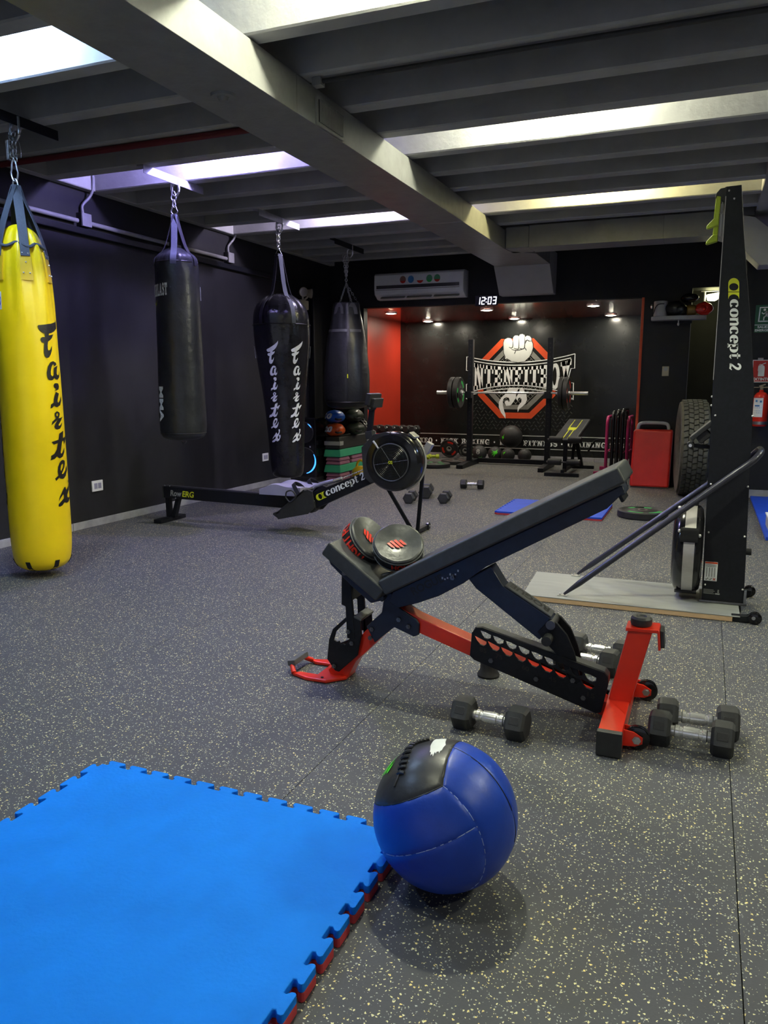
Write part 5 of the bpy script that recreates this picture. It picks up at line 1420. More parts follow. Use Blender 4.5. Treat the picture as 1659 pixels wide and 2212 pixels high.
# flywheel at the foot of the tower, axle along x
WC = Vector((-.040, 4.468, .297))
wh = MB().lathe([(0, -.080), (.15, -.080), (.19, -.076), (.222, -.06), (.236, -.035), (.238, -.02), (.238, .035), (.234, .05), (.215, .066), (.16, .073), (0, .073)], WC, (1, 0, 0), 64).build('flywheel_housing', 'black_gloss', t)
def rim(a0, a1, r, w0, w1, name, m, th=.003, n=20):
    # arc seen from the near side, angle from up towards the near side
    q = MB()
    for k in range(n + 1):
        a = R_(a0 + (a1 - a0) * k / n); d = Vector((0, -math.sin(a), math.cos(a)))
        for x_, rr_ in ((w0, r), (w1, r), (w1, r + th), (w0, r + th)):
            q.v.append(Vector((WC.x + x_, WC.y, WC.z)) + d * rr_)
    for k in range(n):
        for j in range(4):
            q.f.append((k * 4 + j, k * 4 + (j + 1) % 4, k * 4 + 4 + (j + 1) % 4, k * 4 + 4 + j))
    q.f += [(0, 1, 2, 3), (n * 4 + 3, n * 4 + 2, n * 4 + 1, n * 4)]
    return q.build(name, m, t)
rim(8, 56, .238, -.020, .034, 'rim_band', 'brushed')
rim(70, 148, .238, -.022, .032, 'rim_band', 'brushed')
rim(54, 72, .238, -.040, .046, 'rim_clamp', 'black_gloss', .012)
rim(150, 215, .236, -.055, .055, 'rim_shoe', 'black_plastic', .010)
rim(-30, 8, .238, -.030, .040, 'rim_clamp', 'black_gloss', .010)
for a, x_ in ((57, -.045), (62, .052), (12, -.055), (30, -.07)):
    d = Vector((0, -math.sin(R_(a)), math.cos(R_(a))))
    MB().sphere(WC + Vector((x_, 0, 0)) + d * .232, .010, 10, 8).build('rim_screw', 'chrome', t)
# stand tubes
def tu(s_): return [(-.655 + .82 * k, 4.445 - s_ * (.245 - .09 * k), .042 + .698 * k) for k in (0, .06, .12, .3, .5, .7, .88, 1)]
loop = tu(1) + [(.232, 4.305, .795), (.264, 4.335, .828), (.276, 4.39, .840), (.277, 4.46, .842), (.276, 4.53, .840), (.264, 4.585, .822), (.232, 4.605, .785)] + tu(-1)[::-1]
lp_ = smooth_pts(loop, 6)
rs = []
for p in lp_:
    dd = p.z
    rs.append(.0165 * (min(1, .35 + (dd - .035) * 9) if dd < .12 else 1))
MB().tube(lp_, rs, 14).build('stand_tube', 'navy_tube', t)
for yy in (4.200, 4.690 - .012):
    MB().box(-.690, -.636, yy - .016, yy + .016, .032, .037).build('tube_tab', 'steel', t, bevel=.002)
    MB().cyl((-.677, yy, .037), (-.677, yy, .044), .007, n=6).build('tab_bolt', 'chrome', t)
# monitor on its arm
MB().obox((-.015, 4.50, .850), (.05, .014, .010), (1, 0, -.06), (0, 0, 1)).build('monitor_arm', 'black', t, bevel=.003)
MB().cyl((-.063, 4.455, .856), (-.063, 4.545, .856), .019, n=18).build('arm_knob', 'black_plastic', t)
MB().cyl((-.063, 4.444, .856), (-.063, 4.456, .856), .0085, n=12).build('knob_bolt', 'chrome', t)
mo = MB().obox((-.012, 4.50, .935), (.066, .085, .012), (.105, 0, .095), (-.095, 0, .105)).build('monitor', 'black_plastic', t, bevel=.005)
MB().obox((.000, 4.50, .905), (.035, .07, .022), (.105, 0, .095), (-.095, 0, .105)).build('monitor_back', 'black_plastic', mo, bevel=.006)
# pulley head and the two green handles
MB().prism([(-.022, 2.088), (-.020, 2.108), (.0, 2.132), (.028, 2.135), (.028, 2.06), (.008, 2.075)], 4.375, 4.56, 'xz').build('pulley_head', 'black_plastic', t, bevel=.004)
for yy, dz, tilt in ((4.385, 0, 0), (4.52, -.055, 0)):
    h_ = MB()
    h_.prism([(-.016, 2.098), (.006, 2.094), (.003, 1.995), (.002, 1.968), (-.020, 1.972), (-.022, 2.0)], yy - .012, yy + .012, 'xz')
    h_.prism([(-.022, 1.99), (.002, 1.99), (.004, 1.958), (-.046, 1.944), (-.054, 1.948), (-.050, 1.960)], yy - .02, yy + .02, 'xz')
    h_.v = [Vector((v.x, v.y, v.z + dz)) for v in h_.v]
    h_.build('pull_handle', 'lime', t, bevel=.005, seg=3)
MB().box(.006, .020, 4.39, 4.41, 2.015, 2.062).build('cord_clip', 'panel_grey', t, bevel=.003)
for yy in (4.40, 4.53):
    MB().tube([(.014, yy, 2.08), (.013, yy, 1.93)], .0025, 6).build('pull_cord', 'white', t)

# ================================================================ ALCOVE AND FRONT WALL
for i, (x_, y_) in enumerate(((-4.09, 10.22), (-4.08, 11.75), (-2.735, 10.22), (-2.72, 11.75), (-1.36, 10.15), (-1.32, 11.65))):
    row = 'front' if y_ < 11 else 'rear'; col_ = ('left', 'middle', 'right')[i // 2]
    t = thing('downlight', f'round downlight in the alcove soffit, {row} row, {col_}', 'downlight', (x_, y_, 2.12), 'downlights in the alcove')
    MB().lathe([(.058, 2.129), (.085, 2.129), (.085, 2.118), (.075, 2.112), (.058, 2.116)], (x_, y_, 0), n=28).build('trim_ring', 'white_plastic', t)
    MB().lathe([(0, 2.108), (.03, 2.109), (.058, 2.117), (.058, 2.12), (0, 2.12)], (x_, y_, 0), n=20).build('lens', 'downlight', t)

# air conditioner
t = thing('air_conditioner', 'white wall air conditioner with coloured round stickers above the alcove', 'air conditioner', (-3.34, YF, 2.37))
ax0, ax1 = -3.945, -2.785
prof = [(YF, 2.525), (YF - .17, 2.525), (YF - .20, 2.50), (YF - .205, 2.33), (YF - .19, 2.27), (YF - .10, 2.215), (YF, 2.21)]
MB().prism(prof, ax0, ax1, 'yz').build('casing', 'white_plastic', t, bevel=.01)
for a, b in ((ax0 - .004, ax0), (ax1, ax1 + .004)):
    MB().prism([(p[0] + (.006 if p[0] < YF - .05 else 0), p[1]) for p in prof], a, b, 'yz').build('end_cap', 'panel_grey', t)
MB().box(ax0 + .03, ax1 - .05, YF - .207, YF - .203, 2.335, 2.375).build('display_strip', 'glass_dark', t)
MB().box(ax0 + .02, ax1 - .05, YF - .206, YF - .2, 2.318, 2.324).build('panel_gap', 'grey_paint', t)
for k in range(3):
    a = ax0 + .07 + k * .352
    f_ = MB().obox((a + .165, YF - .148, 2.240), (.160, .040, .004), (1, 0, 0), (0, -.5, 1)).build('louvre_opening', 'grey_paint', t)
    for j in range(2):
        MB().obox((a + .165, YF - .150 + .022 * j, 2.233 - .014 * j), (.158, .012, .003), (1, 0, 0), (0, -.25, 1)).build('louvre_slat', 'white_plastic', f_)
for k, (cx_, m1, m2) in enumerate(((-3.56, 'brown_sticker', 'red_print'), (-3.455, 'blue_sticker', 'blue_sticker'), (-3.335, 'white', 'red_print'), (-3.215, 'green_sticker', 'green_plate'), (-3.115, 'green_sticker', 'red_print'))):
    r = .05 if k == 2 else .044
    s_ = MB().flat([[(cx_ + r * .9 * math.cos(R_(a)), 2.435 + r * math.sin(R_(a))) for a in range(0, 360, 15)]], lambda u, v: (u, YF - .2058, v)).build('round_sticker', m1, t, fix=False)
    MB().flat([[(cx_ + r * .9 * math.cos(R_(a)), 2.435 + r * math.sin(R_(a))) for a in range(200, 341, 10)]], lambda u, v: (u, YF - .2064, v)).build('sticker_band', m2, s_, fix=False)

# digital clock
t = thing('digital_clock', 'digital wall clock with glowing white digits on the black header', 'clock', (-2.54, YF, 2.16))
MB().box(-2.685, -2.405, YF - .03, YF, 2.10, 2.222).build('clock_case', 'black_gloss', t, bevel=.004)
SEG = {'0': 'abcdef', '1': 'bc', '2': 'abged', '3': 'abgcd'}
def digit(mb, ch_, x0, z0, w_, h_, th):
    sh = lambda u, v: (x0 + u + .10 * v, YF - .0315, z0 + v)
    g = th * .35; hh = h_ / 2
    segs = {'a': rect(g, h_ - th, w_ - g, h_), 'd': rect(g, 0, w_ - g, th), 'g': rect(g, hh - th / 2, w_ - g, hh + th / 2), 'f': rect(0, hh + g, th, h_ - g), 'b': rect(w_ - th, hh + g, w_, h_ - g), 'e': rect(0, g, th, hh - g), 'c': rect(w_ - th, g, w_, hh - g)}
    for c_ in SEG[ch_]: mb.flat([segs[c_]], sh)
for ch_, x0 in (('1', -2.668), ('2', -2.607), ('0', -2.528), ('3', -2.467)):
    m_ = MB(); digit(m_, ch_, x0, 2.117, .045, .088, .0095); m_.build('digit', 'led_white', t, fix=False, smooth=False)
m_ = MB()
for z_ in (2.14, 2.178): m_.flat([rect(-2.548, z_, -2.538, z_ + .010)], lambda u, v: (u, YF - .0315, v))
m_.build('colon', 'led_white', t, fix=False, smooth=False)

# shelf on the pillar with gear on it
t = thing('wall_shelf', 'grey wall shelf on the black pillar holding boxing gear', 'shelf', (-.34, YF, 1.87))
pts = [(-.625, YF), (-.625, YF - .12)] + [(-.34 - .285 * math.cos(R_(a)), YF - .12 - .10 * math.sin(R_(a))) for a in range(10, 171, 16)] + [(-.055, YF - .12), (-.055, YF)]
MB().prism(pts, 1.862, 1.905, 'xy').build('shelf_board', 'panel_grey', t, bevel=.006)
MB().cyl((-.335, YF - .17, 1.862), (-.335, YF - .17, 1.83), .007, n=10).sphere((-.335, YF - .17, 1.815), (.013, .013, .020), 12, 8).build('hanging_hook', 'steel', t)
MB().box(-.5, -.2, YF - .03, YF, 1.83, 1.862).build('shelf_bracket', 'black', t)
def blob(mb, c, r, axes=None, seed=0, amp=.12):
    k = len(mb.v); mb.sphere(c, r, 20, 14, axes)
    for i in range(k, len(mb.v)):
        d = mb.v[i] - Vector(c); mb.v[i] = Vector(c) + d * (1 + amp * mnoise.noise(d.normalized() * 1.8 + Vector((seed, seed, 0))))
    return mb
g = thing('boxing_glove', 'glossy red boxing glove at the right end of the wall shelf', 'boxing glove', (-.11, YF - .12, 1.905))
blob(MB(), (-.085, YF - .14, 1.975), (.095, .085, .072), seed=1).build('mitt', 'red_gloss', g)
blob(MB(), (-.115, YF - .225, 1.965), (.055, .030, .038), seed=2).build('thumb', 'red_gloss', g)
MB().lathe([(.05, 0), (.058, .02), (.058, .085), (.05, .095)], (-.16, YF - .14, 1.962), (-1, 0, .0), 20).build('cuff', 'mustard', g)
g = thing('boxing_glove', 'black boxing glove lying in the middle of the wall shelf', 'boxing glove', (-.33, YF - .12, 1.905))
blob(MB(), (-.375, YF - .13, 1.985), (.115, .085, .082), seed=3).build('mitt', 'leather', g)
blob(MB(), (-.33, YF - .19, 1.975), (.05, .03, .04), seed=4).build('thumb', 'leather', g)
g = thing('head_guard', 'black head guard on top of the gloves on the wall shelf', 'head guard', (-.23, YF - .10, 2.0))
blob(MB(), (-.235, YF - .08, 2.098), (.095, .065, .048), seed=5).build('shell', 'leather_gloss', g)
MB().band(smooth_pts([(-.29, YF - .13, 2.02), (-.27, YF - .16, 1.98), (-.245, YF - .17, 1.96)], 5), (0, 1, .3), .02, .003).build('chin_strap', 'strap_black', g)
g = thing('shin_guard', 'grey white shin guard standing at the left end of the wall shelf', 'shin guard', (-.54, YF - .12, 1.905))
MB().prism(arc((-.53, YF - .11), .075, 180, 360, 10, .09) + arc((-.53, YF - .11), .058, 360, 180, 10, .072), 1.905, 2.07, 'xy').build('shell', 'panel_grey', g, bevel=.006)
MB().tube(smooth_pts([(-.60, YF - .13, 1.93), (-.585, YF - .19, 1.99), (-.55, YF - .21, 2.03), (-.49, YF - .20, 2.035)], 5), .005, 8).build('strap', 'strap_black', g)
MB().sphere((-.628, YF - .07, 2.02), (.016, .02, .028), 10, 8).build('buckle', 'chrome', g)
# switch, niche lamp
t = thing('wall_switch', 'ivory switch plate on the black pillar', 'switch', (-.447, YF, 1.31))
MB().box(-.484, -.41, YF - .010, YF, 1.255, 1.364).build('face_plate', 'ivory', t, bevel=.004)
MB().cyl((-.447, YF - .010, 1.335), (-.447, YF - .018, 1.335), .024, n=20).build('dimmer_knob', 'panel_grey', t, bevel=.002)
t = thing('wall_lamp', 'small glowing lamp under the niche header beside the ski machine', 'lamp', (-.02, YF + .35, 2.2))
MB().prism([(-.075, 2.165), (.07, 2.190), (.055, 2.12), (.02, 2.10), (-.06, 2.105)], YF + .32, YF + .42, 'xz').build('lamp_shade', 'niche_light', t, bevel=.01)
MB().cyl((-.09, YF + .37, 2.08), (-.09, YF + .37, 2.212), .012, n=12).box(-.13, .10, YF + .34, YF + .40, 2.205, 2.22).build('lamp_stem', 'panel_grey', t)

# signs and extinguisher on the corner wall
YS = 8.869
t = thing('exit_sign', 'green emergency exit sign with a running figure and white words', 'sign', (.51, YS, 1.84))
MB().box(.404, .635, YS - .004, YS, 1.68, 1.95).build('sign_plate', 'sign_green', t)
sy = lambda d: (lambda u, v: (u, YS - .004 - d, v))
wp = MB()
wp.flat([[(.432, 1.785), (.440, 1.93), (.61, 1.93), (.61, 1.785)], [(.444, 1.795), (.598, 1.795), (.598, 1.92), (.451, 1.92)]], sy(.0008))
wp.flat([rect(.404, 1.752, .635, 1.758)], sy(.0008))
wp.flat([[(.487 + .012 * math.cos(R_(a)), 1.902 + .012 * math.sin(R_(a))) for a in range(0, 360, 24)]], sy(.0008))
for pts, w_ in (([(.462, 1.875), (.478, 1.862), (.495, 1.872), (.515, 1.868)], .009), ([(.500, 1.885), (.508, 1.865), (.505, 1.84)], .020), ([(.506, 1.845), (.485, 1.83), (.483, 1.80)], .011), ([(.508, 1.845), (.530, 1.83), (.540, 1.808), (.556, 1.808)], .011), ([(.505, 1.878), (.528, 1.868), (.536, 1.85)], .008)):
    wp.strip(pts, w_, sy(.0008))
wp.build('running_figure', 'white', t, fix=False, smooth=False)
tx = MB(); put_sans(tx, 'SALIDA', lambda u, v: (.432 + .13 * u, YS - .0048, 1.722 + .024 * v), .04); put_sans(tx, 'EMERGENCIA', lambda u, v: (.410 + .215 * u, YS - .0048, 1.690 + .024 * v), .04)
tx.build('sign_lettering', 'white', t, fix=False, smooth=False)
t = thing('extinguisher_sign', 'red sign with a white extinguisher symbol above the red extinguisher', 'sign', (.52, YS, 1.29))
MB().box(.414, .63, YS - .004, YS, 1.185, 1.41).build('sign_plate', 'white', t)
MB().box(.421, .623, YS - .0048, YS - .004, 1.193, 1.402).build('sign_field', 'sign_red', t)
MB().box(.46, .51, YS - .004, YS, 1.41, 1.43).build('sign_tape', 'panel_grey', t)
wp = MB()
wp.flat([[(.470, 1.245), (.470, 1.33), (.474, 1.348), (.488, 1.358), (.492, 1.366), (.506, 1.366), (.510, 1.358), (.524, 1.348), (.528, 1.33), (.528, 1.245)]], sy(.0012))
wp.strip([(.49, 1.366), (.478, 1.362), (.470, 1.345), (.468, 1.30)], .005, sy(.0012)); wp.strip([(.505, 1.366), (.535, 1.378)], .007, sy(.0012))
wp.build('extinguisher_symbol', 'white', t, fix=False, smooth=False)
tx = MB(); put_sans(tx, 'EXTINTOR', lambda u, v: (.424 + .19 * u, YS - .0055, 1.202 + .030 * v), .04); tx.build('sign_lettering', 'white', t, fix=False, smooth=False)
t = thing('fire_extinguisher', 'red fire extinguisher with a white label hanging on the corner wall', 'fire extinguisher', (.512, 8.79, .745))
ec = (.512, 8.79, 0)
MB().lathe([(0, .745), (.06, .745), (.068, .755), (.070, .78), (.070, 1.02), (.064, 1.055), (.045, 1.08), (.022, 1.09), (.020, 1.11), (0, 1.11)], ec, n=32).build('cylinder', 'red_gloss', t)
MB().lathe([(.0708, .765), (.0708, .795)], ec, n=32).build('silver_band', 'steel', t, fix=False)
lb = MB(); N = 12
lb.add([(ec[0] + .0712 * math.sin(R_(-70 + 85 * i / N)), ec[1] - .0712 * math.cos(R_(-70 + 85 * i / N)), z) for i in range(N + 1) for z in (.84, 1.03)], [(i * 2, i * 2 + 2, i * 2 + 3, i * 2 + 1) for i in range(N)])
lb.build('paper_label', 'white', t, fix=False)
m_ = MB()
for z0, z1, a0, a1 in ((.99, 1.01, -45, -28), (.985, 1.005, -10, 5), (.945, .96, -50, -10), (.93, .935, -60, 5), (.90, .905, -60, 5), (.88, .884, -60, 0)):
    m_.add([(ec[0] + .0716 * math.sin(R_(a0 + (a1 - a0) * i / 4)), ec[1] - .0716 * math.cos(R_(a0 + (a1 - a0) * i / 4)), z) for i in range(5) for z in (z0, z1)], [(i * 2, i * 2 + 2, i * 2 + 3, i * 2 + 1) for i in range(4)])
m_.build('label_print', 'blue_sticker', t, fix=False)
MB().cyl((.512, 8.79, 1.11), (.512, 8.79, 1.145), .016, n=16).obox((.515, 8.79, 1.155), (.03, .010, .006), (1, 0, .35)).obox((.535, 8.79, 1.135), (.045, .008, .004), (1, 0, .05)).obox((.45, 8.79, 1.135), (.035, .006, .004), (1, 0, 0)).build('valve_and_levers', 'brass', t, bevel=.002)
MB().box(.495, .53, 8.86, 8.87, .98, 1.12).build('wall_hook', 'black_plastic', t)
MB().tube(smooth_pts([(.53, 8.79, 1.13), (.57, 8.80, 1.13), (.60, 8.80, 1.05), (.595, 8.80, .88)], 6), .008, 8).build('hose', 'black_plastic', t)

# ---------------------------------------------------------------- rack, barbell
t = thing('squat_rack', 'black squat rack with two drilled posts in front of the mural', 'squat rack', (-2.54, 10.8, 0))
for sx_, xx in ((-1, -3.095), (1, -1.985)):
    p_ = MB().box(xx - .036, xx + .036, 10.74, 10.815, .07, 1.775).build('post', 'black', t, bevel=.004)
    hl_ = MB()
    for i in range(26):
        hl_.cyl((xx, 10.7395, .25 + i * .058), (xx, 10.7385, .25 + i * .058), .010, n=8)
    hl_.build('post_holes', 'black_print', p_)['kind'] = 'stuff'
    MB().prism([(10.32, .0), (10.32, .055), (10.62, .075), (11.16, .075), (11.16, 0)], xx - .037 - .02 * (sx_ < 0), xx + .037, 'yz').build('base_runner', 'black', t, bevel=.004)
    MB().box(xx - .045, xx + .045, 10.66, 10.735, .965, 1.022).box(xx - .045, xx + .045, 10.645, 10.665, .965, 1.06).build('bar_hook', 'black', t, bevel=.004)
    for z_ in (.10, .16):
        MB().cyl((xx + .037, 10.80, z_), (xx + .046, 10.80, z_), .012, n=6).build('frame_bolt', 'steel', t)
MB().box(-3.06, -2.02, 11.09, 11.16, .02, .085).build('cross_brace', 'black', t, bevel=.004)
YBAR = 10.69; ZBAR = 1.040
t = thing('barbell', 'steel barbell loaded at both ends resting on the squat rack', 'barbell', (-2.51, YBAR, ZBAR))
MB().cyl((-3.20, YBAR, ZBAR), (-1.83, YBAR, ZBAR), .014, n=16).build('shaft', 'chrome', t)
for a, b, c_ in ((-3.565, -3.19, -3.195), (-1.846, -1.456, -1.846)):
    MB().cyl((a, YBAR, ZBAR), (b, YBAR, ZBAR), .025, n=20).build('sleeve', 'chrome', t)
    MB().cyl((c_ - .012, YBAR, ZBAR), (c_ + .012, YBAR, ZBAR), .038, n=20).build('collar', 'chrome', t)
def plate(lab, c, ax, r, th, accent, loc, group='weight plates', grip=False):
    t = thing('weight_plate', lab, 'weight plate', loc, group)
    h = th / 2
    MB().lathe([(.027, -h), (.07, -h), (.075, -h + .004), (r * .80, -h + .006), (r * .84, -h), (r - .008, -h), (r, -h + .008), (r, h - .008), (r - .008, h), (r * .84, h), (r * .80, h - .006), (.075, h - .004), (.07, h), (.027, h), (.027, -h)], c, ax, 56).build('plate_body', 'rubber', t)
    u, v, d = frame(ax)
    for sg in (-1, 1):
        for a0 in (0, 130, 205, 335) if not grip else (20, 140, 260):
            m_ = MB()
            a1 = a0 + (55 if not grip else 50)
            m_.strip([((r * .70) * math.cos(R_(a0 + (a1 - a0) * i / 10)), (r * .70) * math.sin(R_(a0 + (a1 - a0) * i / 10))) for i in range(11)], r * (.19 if not grip else .2), lambda p, q, sg=sg: Vector(c) + u * p + v * q + d * (sg * (h - .0042)))
            m_.build('face_marking', accent, t, fix=False)
    MB().lathe([(.026, -h - .001), (.042, -h - .001), (.042, h + .001), (.026, h + .001), (.026, -h - .001)], c, ax, 24).build('hub_insert', 'steel', t)
    return t
for xx, th, acc, lb_ in ((-3.325, .06, 'grey_letter', 'outer black bumper plate on the left end of the barbell'), (-3.245, .07, 'green_plate', 'green-marked bumper plate nearest the rack on the left end of the barbell'),
                         (-1.80, .055, 'grey_letter', 'black bumper plate nearest the rack on the right end of the barbell'), (-1.735, .06, 'red_print', 'outer red-marked bumper plate on the right end of the barbell')):
    plate(lb_, (xx, YBAR, ZBAR), (1, 0, 0), .218, th, acc, (xx, YBAR, ZBAR))
plate('green-marked bumper plate lying flat on the floor right of the small blue mat', (-.462, 7.215, .033), (0, 0, 1), .218, .064, 'green_plate', (-.462, 7.215, 0))
plate('green-marked bumper plate lying flat left of the rack foot', (-3.50, 10.42, .030), (0, 0, 1), .222, .058, 'green_plate', (-3.50, 10.42, 0))
plate('red-marked bumper plate lying flat behind the green-marked one beside the rack', (-3.36, 10.98, .028), (0, 0, 1), .215, .054, 'brown_sticker', (-3.36, 10.98, 0))
plate('thin grey weight plate lying flat against the mural skirting', (-3.36, 11.55, .018), (0, 0, 1), .19, .034, 'grey_paint', (-3.36, 11.55, 0), grip=True)
plate('black grip plate with red marks leaning on the mural wall', (-3.72, 11.80, .150), (0, 1, .28), .150, .035, 'red_print', (-3.72, 11.80, 0), grip=True)
plate('small black plate leaning on the mural wall behind the rack post', (-3.475, 11.86, .122), (0, 1, .28), .120, .03, 'grey_paint', (-3.475, 11.86, 0), grip=True)
# balls under the mural
def gymball(lab, c, r, m='rubber', num=None, splash=None):
    t = thing('medicine_ball', lab, 'medicine ball', (c[0], c[1], c[2] - r), 'medicine balls')
    MB().sphere(c, r, 32, 20).build('ball_shell', m, t)
    c = Vector(c); f = Vector((-c.x, -c.y, .15 - .0)).normalized(); r_ = f.cross(Vector((0, 0, 1))).normalized() * -1; u_ = r_.cross(f) * -1
    if num:
        tx = MB(); vs_, fs = sans(num, .03)
        tx.add([c + (f * 1 + r_ * ((p - .5) * .5 - .18) + u_ * ((q - .5) * .7 + .25)).normalized() * (r * 1.01) for p, q in vs_], fs)
        tx.build('weight_number', 'grey_letter', t, fix=False, smooth=False)
    if splash:
        m_ = MB()
        def fs_(p, q): return c + (f + r_ * p + u_ * q).normalized() * (r * 1.012)
        ox_, oz_, k = splash
        m_.flat([[(ox_ + k * .35 * math.cos(R_(a)), oz_ + k * .3 * math.sin(R_(a))) for a in range(0, 360, 30)]], fs_, .1)
        for a in (150, 185, 215, 245, 60):
            m_.strip([(ox_ + k * d * math.cos(R_(a)), oz_ + k * d * math.sin(R_(a))) for d in (.2, .5, .8)], [.16 * k, .13 * k, .08 * k], fs_)
        m_.build('green_splash', 'lime_print', t, fix=False)
for lb_, c_, r, num, spl in (('black ball with a grey number, first from the left rack post under the mural', (-3.165, 11.56, .118), .118, '8', (.25, -.75, .5)),
                            ('black ball with a green hand-like splash, second from the left rack post', (-2.915, 11.56, .112), .112, None, (.05, .25, .8)),
                            ('black ball with a small green mark, third from the left rack post', (-2.705, 11.50, .105), .105, None, (-.65, .5, .55)),
                            ('plain black ball nearest the right rack post under the mural', (-2.465, 11.56, .102), .102, None, None),
                            ('largest black ball stacked on top of the row under the mural', (-2.715, 11.72, .367), .172, None, (-.95, -.05, .5))):
    gymball(lb_, c_, r, 'rubber', num, spl)
t = make_dumbbell('small lime green dumbbell on the floor beside the leaning grip plate', .55, .10, .06, .12)
for ch_ in t.children:
    for g_ in list(ch_.children): bpy.data.objects.remove(g_)
    if ch_.name.startswith('dumbbell_head') or ch_.name.startswith('handle'):
        ch_.data = ch_.data.copy(); ch_.data.materials.clear(); ch_.data.materials.append(M['lime'])
t.location = (-4.02, 11.45, 0); t['group'] = 'lime dumbbells'
dup(t, (-3.92, 11.62, 0), R_(20), 'small lime green dumbbell lying behind the other lime one', 'lime dumbbells')

# dumbbell rack at the left of the alcove
t = thing('dumbbell_rack', 'low black rack of dumbbells in the left of the alcove', 'dumbbell rack', (-4.22, 10.8, 0))
for z_ in (.22, .46):
    for yy in (10.70, 10.88):
        MB().box(-4.60, -3.88, yy - .02, yy + .02, z_ - .02, z_).build('rack_rail', 'black', t, bevel=.003)
for xx in (-4.58, -3.90):
    MB().box(xx - .02, xx + .02, 10.66, 10.92, .0, .04).box(xx - .02, xx + .02, 10.77, 10.81, .04, .46).build('rack_leg', 'black', t, bevel=.003)
DR = make_dumbbell('black hex dumbbell first from the left on the alcove rack', .85, .085, .055, .11)
DR['group'] = 'dumbbells on the alcove rack'
names = ('first', 'second', 'third', 'fourth', 'fifth', 'sixth')
for i, xx in enumerate((-4.52, -4.40, -4.28, -4.16, -4.04, -3.94)):
    if i == 0:
        DR.location = (xx, 10.79, .461); DR.rotation_euler = (0, 0, PI / 2)
    else:
        dup(DR, (xx, 10.79, .461), PI / 2, f'black hex dumbbell {names[i]} from the left on the alcove rack', 'dumbbells on the alcove rack')

# ---------------------------------------------------------------- second bench
t = thing('incline_bench', 'black incline bench with yellow pad stripes beside the rack', 'weight bench', (-1.6, 10.4, 0))
pa = Vector((-1.655, 10.15, .43)); pb = Vector((-1.60, 11.05, .66)); pd = (pb - pa)
pad_ = MB().obox((pa + pb) / 2, (pd.length / 2, .15, .03), pd, (0, 0, 1)).build('bench_pad', 'vinyl', t, bevel=.02, seg=3)
pn = Vector((0, -.25, 1)).normalized(); pd.normalize(); pw = pn.cross(pd).normalized()
m_ = MB()
for o in (-.03, .03):
    m_.strip([(.05, o), (.40, o), (.44, o + .02 * (1 if o > 0 else -1)), (.86, o + .02 * (1 if o > 0 else -1))], .012, lambda u, v: pa + pd * u + pw * v + pd.cross(pw) * .0315)
m_.flat([rect(.40, -.05, .52, .05)], lambda u, v: pa + pd * u + pw * v + pd.cross(pw) * .0315)
m_.build('pad_stripes', 'yel_print', pad_, fix=False)
MB().box(-1.665, -1.615, 10.14, 10.19, .04, .44).build('front_post', 'black', t, bevel=.004)
MB().box(-1.865, -1.43, 9.95, 10.01, .0, .045).build('front_foot', 'black', t, bevel=.005)
MB().box(-1.66, -1.62, 9.97, 11.0, .045, .085).build('base_beam', 'black', t, bevel=.004)
MB().obox((-1.56, 10.75, .28), (.28, .025, .025), (.1, .62, -.9), (1, 0, 0)).build('rear_strut', 'black', t, bevel=.004)
MB().obox((-1.60, 10.62, .36), (.22, .02, .02), (.0, .5, .9), (1, 0, 0)).build('support_strut', 'black', t, bevel=.004)
MB().box(-1.78, -1.38, 11.0, 11.05, .0, .045).build('rear_foot', 'black', t, bevel=.005)
for z_, yy in ((.46, 10.10), (.175, 10.06)):
    MB().cyl((-1.86, yy, z_), (-1.43, yy, z_), .012, n=10).build('roller_bar', 'steel_dark', t)
    for a in (-1.84, -1.60):
        MB().cyl((a, yy, z_), (a + .17, yy, z_), .042, n=20).build('foam_roller', 'black_plastic', t, bevel=.01)
MB().tube(smooth_pts([(-1.45, 10.9, .25), (-1.36, 10.9, .40), (-1.22, 10.9, .42), (-1.06, 10.9, .41)], 5), .014, 8).build('side_handle', 'black', t)
# dip bars
def dip(lab, x_, y0, y1, h, m, r=.02, foot='pink'):
    t = thing('dip_bar', lab, 'dip bar', (x_, (y0 + y1) / 2, 0), 'dip bars beside the kick shield')
    rr_ = .09
    pts = [(x_, y0, .03), (x_, y0, h - rr_)] + [(x_, y0 + rr_ - rr_ * math.cos(R_(a)), h - rr_ + rr_ * math.sin(R_(a))) for a in range(15, 91, 15)] + [(x_, y1 - rr_ + rr_ * math.sin(R_(a)), h - rr_ + rr_ * math.cos(R_(a))) for a in range(15, 91, 15)] + [(x_, y1, h - rr_), (x_, y1, .03)]
    MB().tube(pts, r, 12).build('bar_frame', m, t)
    for yy in (y0, y1):
        MB().box(x_ - .15, x_ + .13, yy - .017, yy + .017, .0, .05).build('foot', foot, t, bevel=.006)
    MB().tube([(x_, y0, .30), (x_, y1, .30)], r * .7, 10).build('cross_bar', m, t)
dip('magenta dip bar left of the black ones beside the alcove edge', -1.145, 10.30, 10.95, .745, 'pink')
dip('magenta dip bar right of the black ones behind the red kick shield', -.885, 10.25, 10.85, .745, 'pink')
dip('black dip bar next to the left magenta one', -1.065, 10.20, 10.85, .815, 'black_gloss', .022, 'navy_foot')
dip('black dip bar in the middle of the dip bars', -1.005, 10.16, 10.80, .83, 'black_gloss', .022, 'navy_foot')
dip('black dip bar next to the right magenta one', -.945, 10.12, 10.75, .845, 'black_gloss', .022, 'navy_foot')
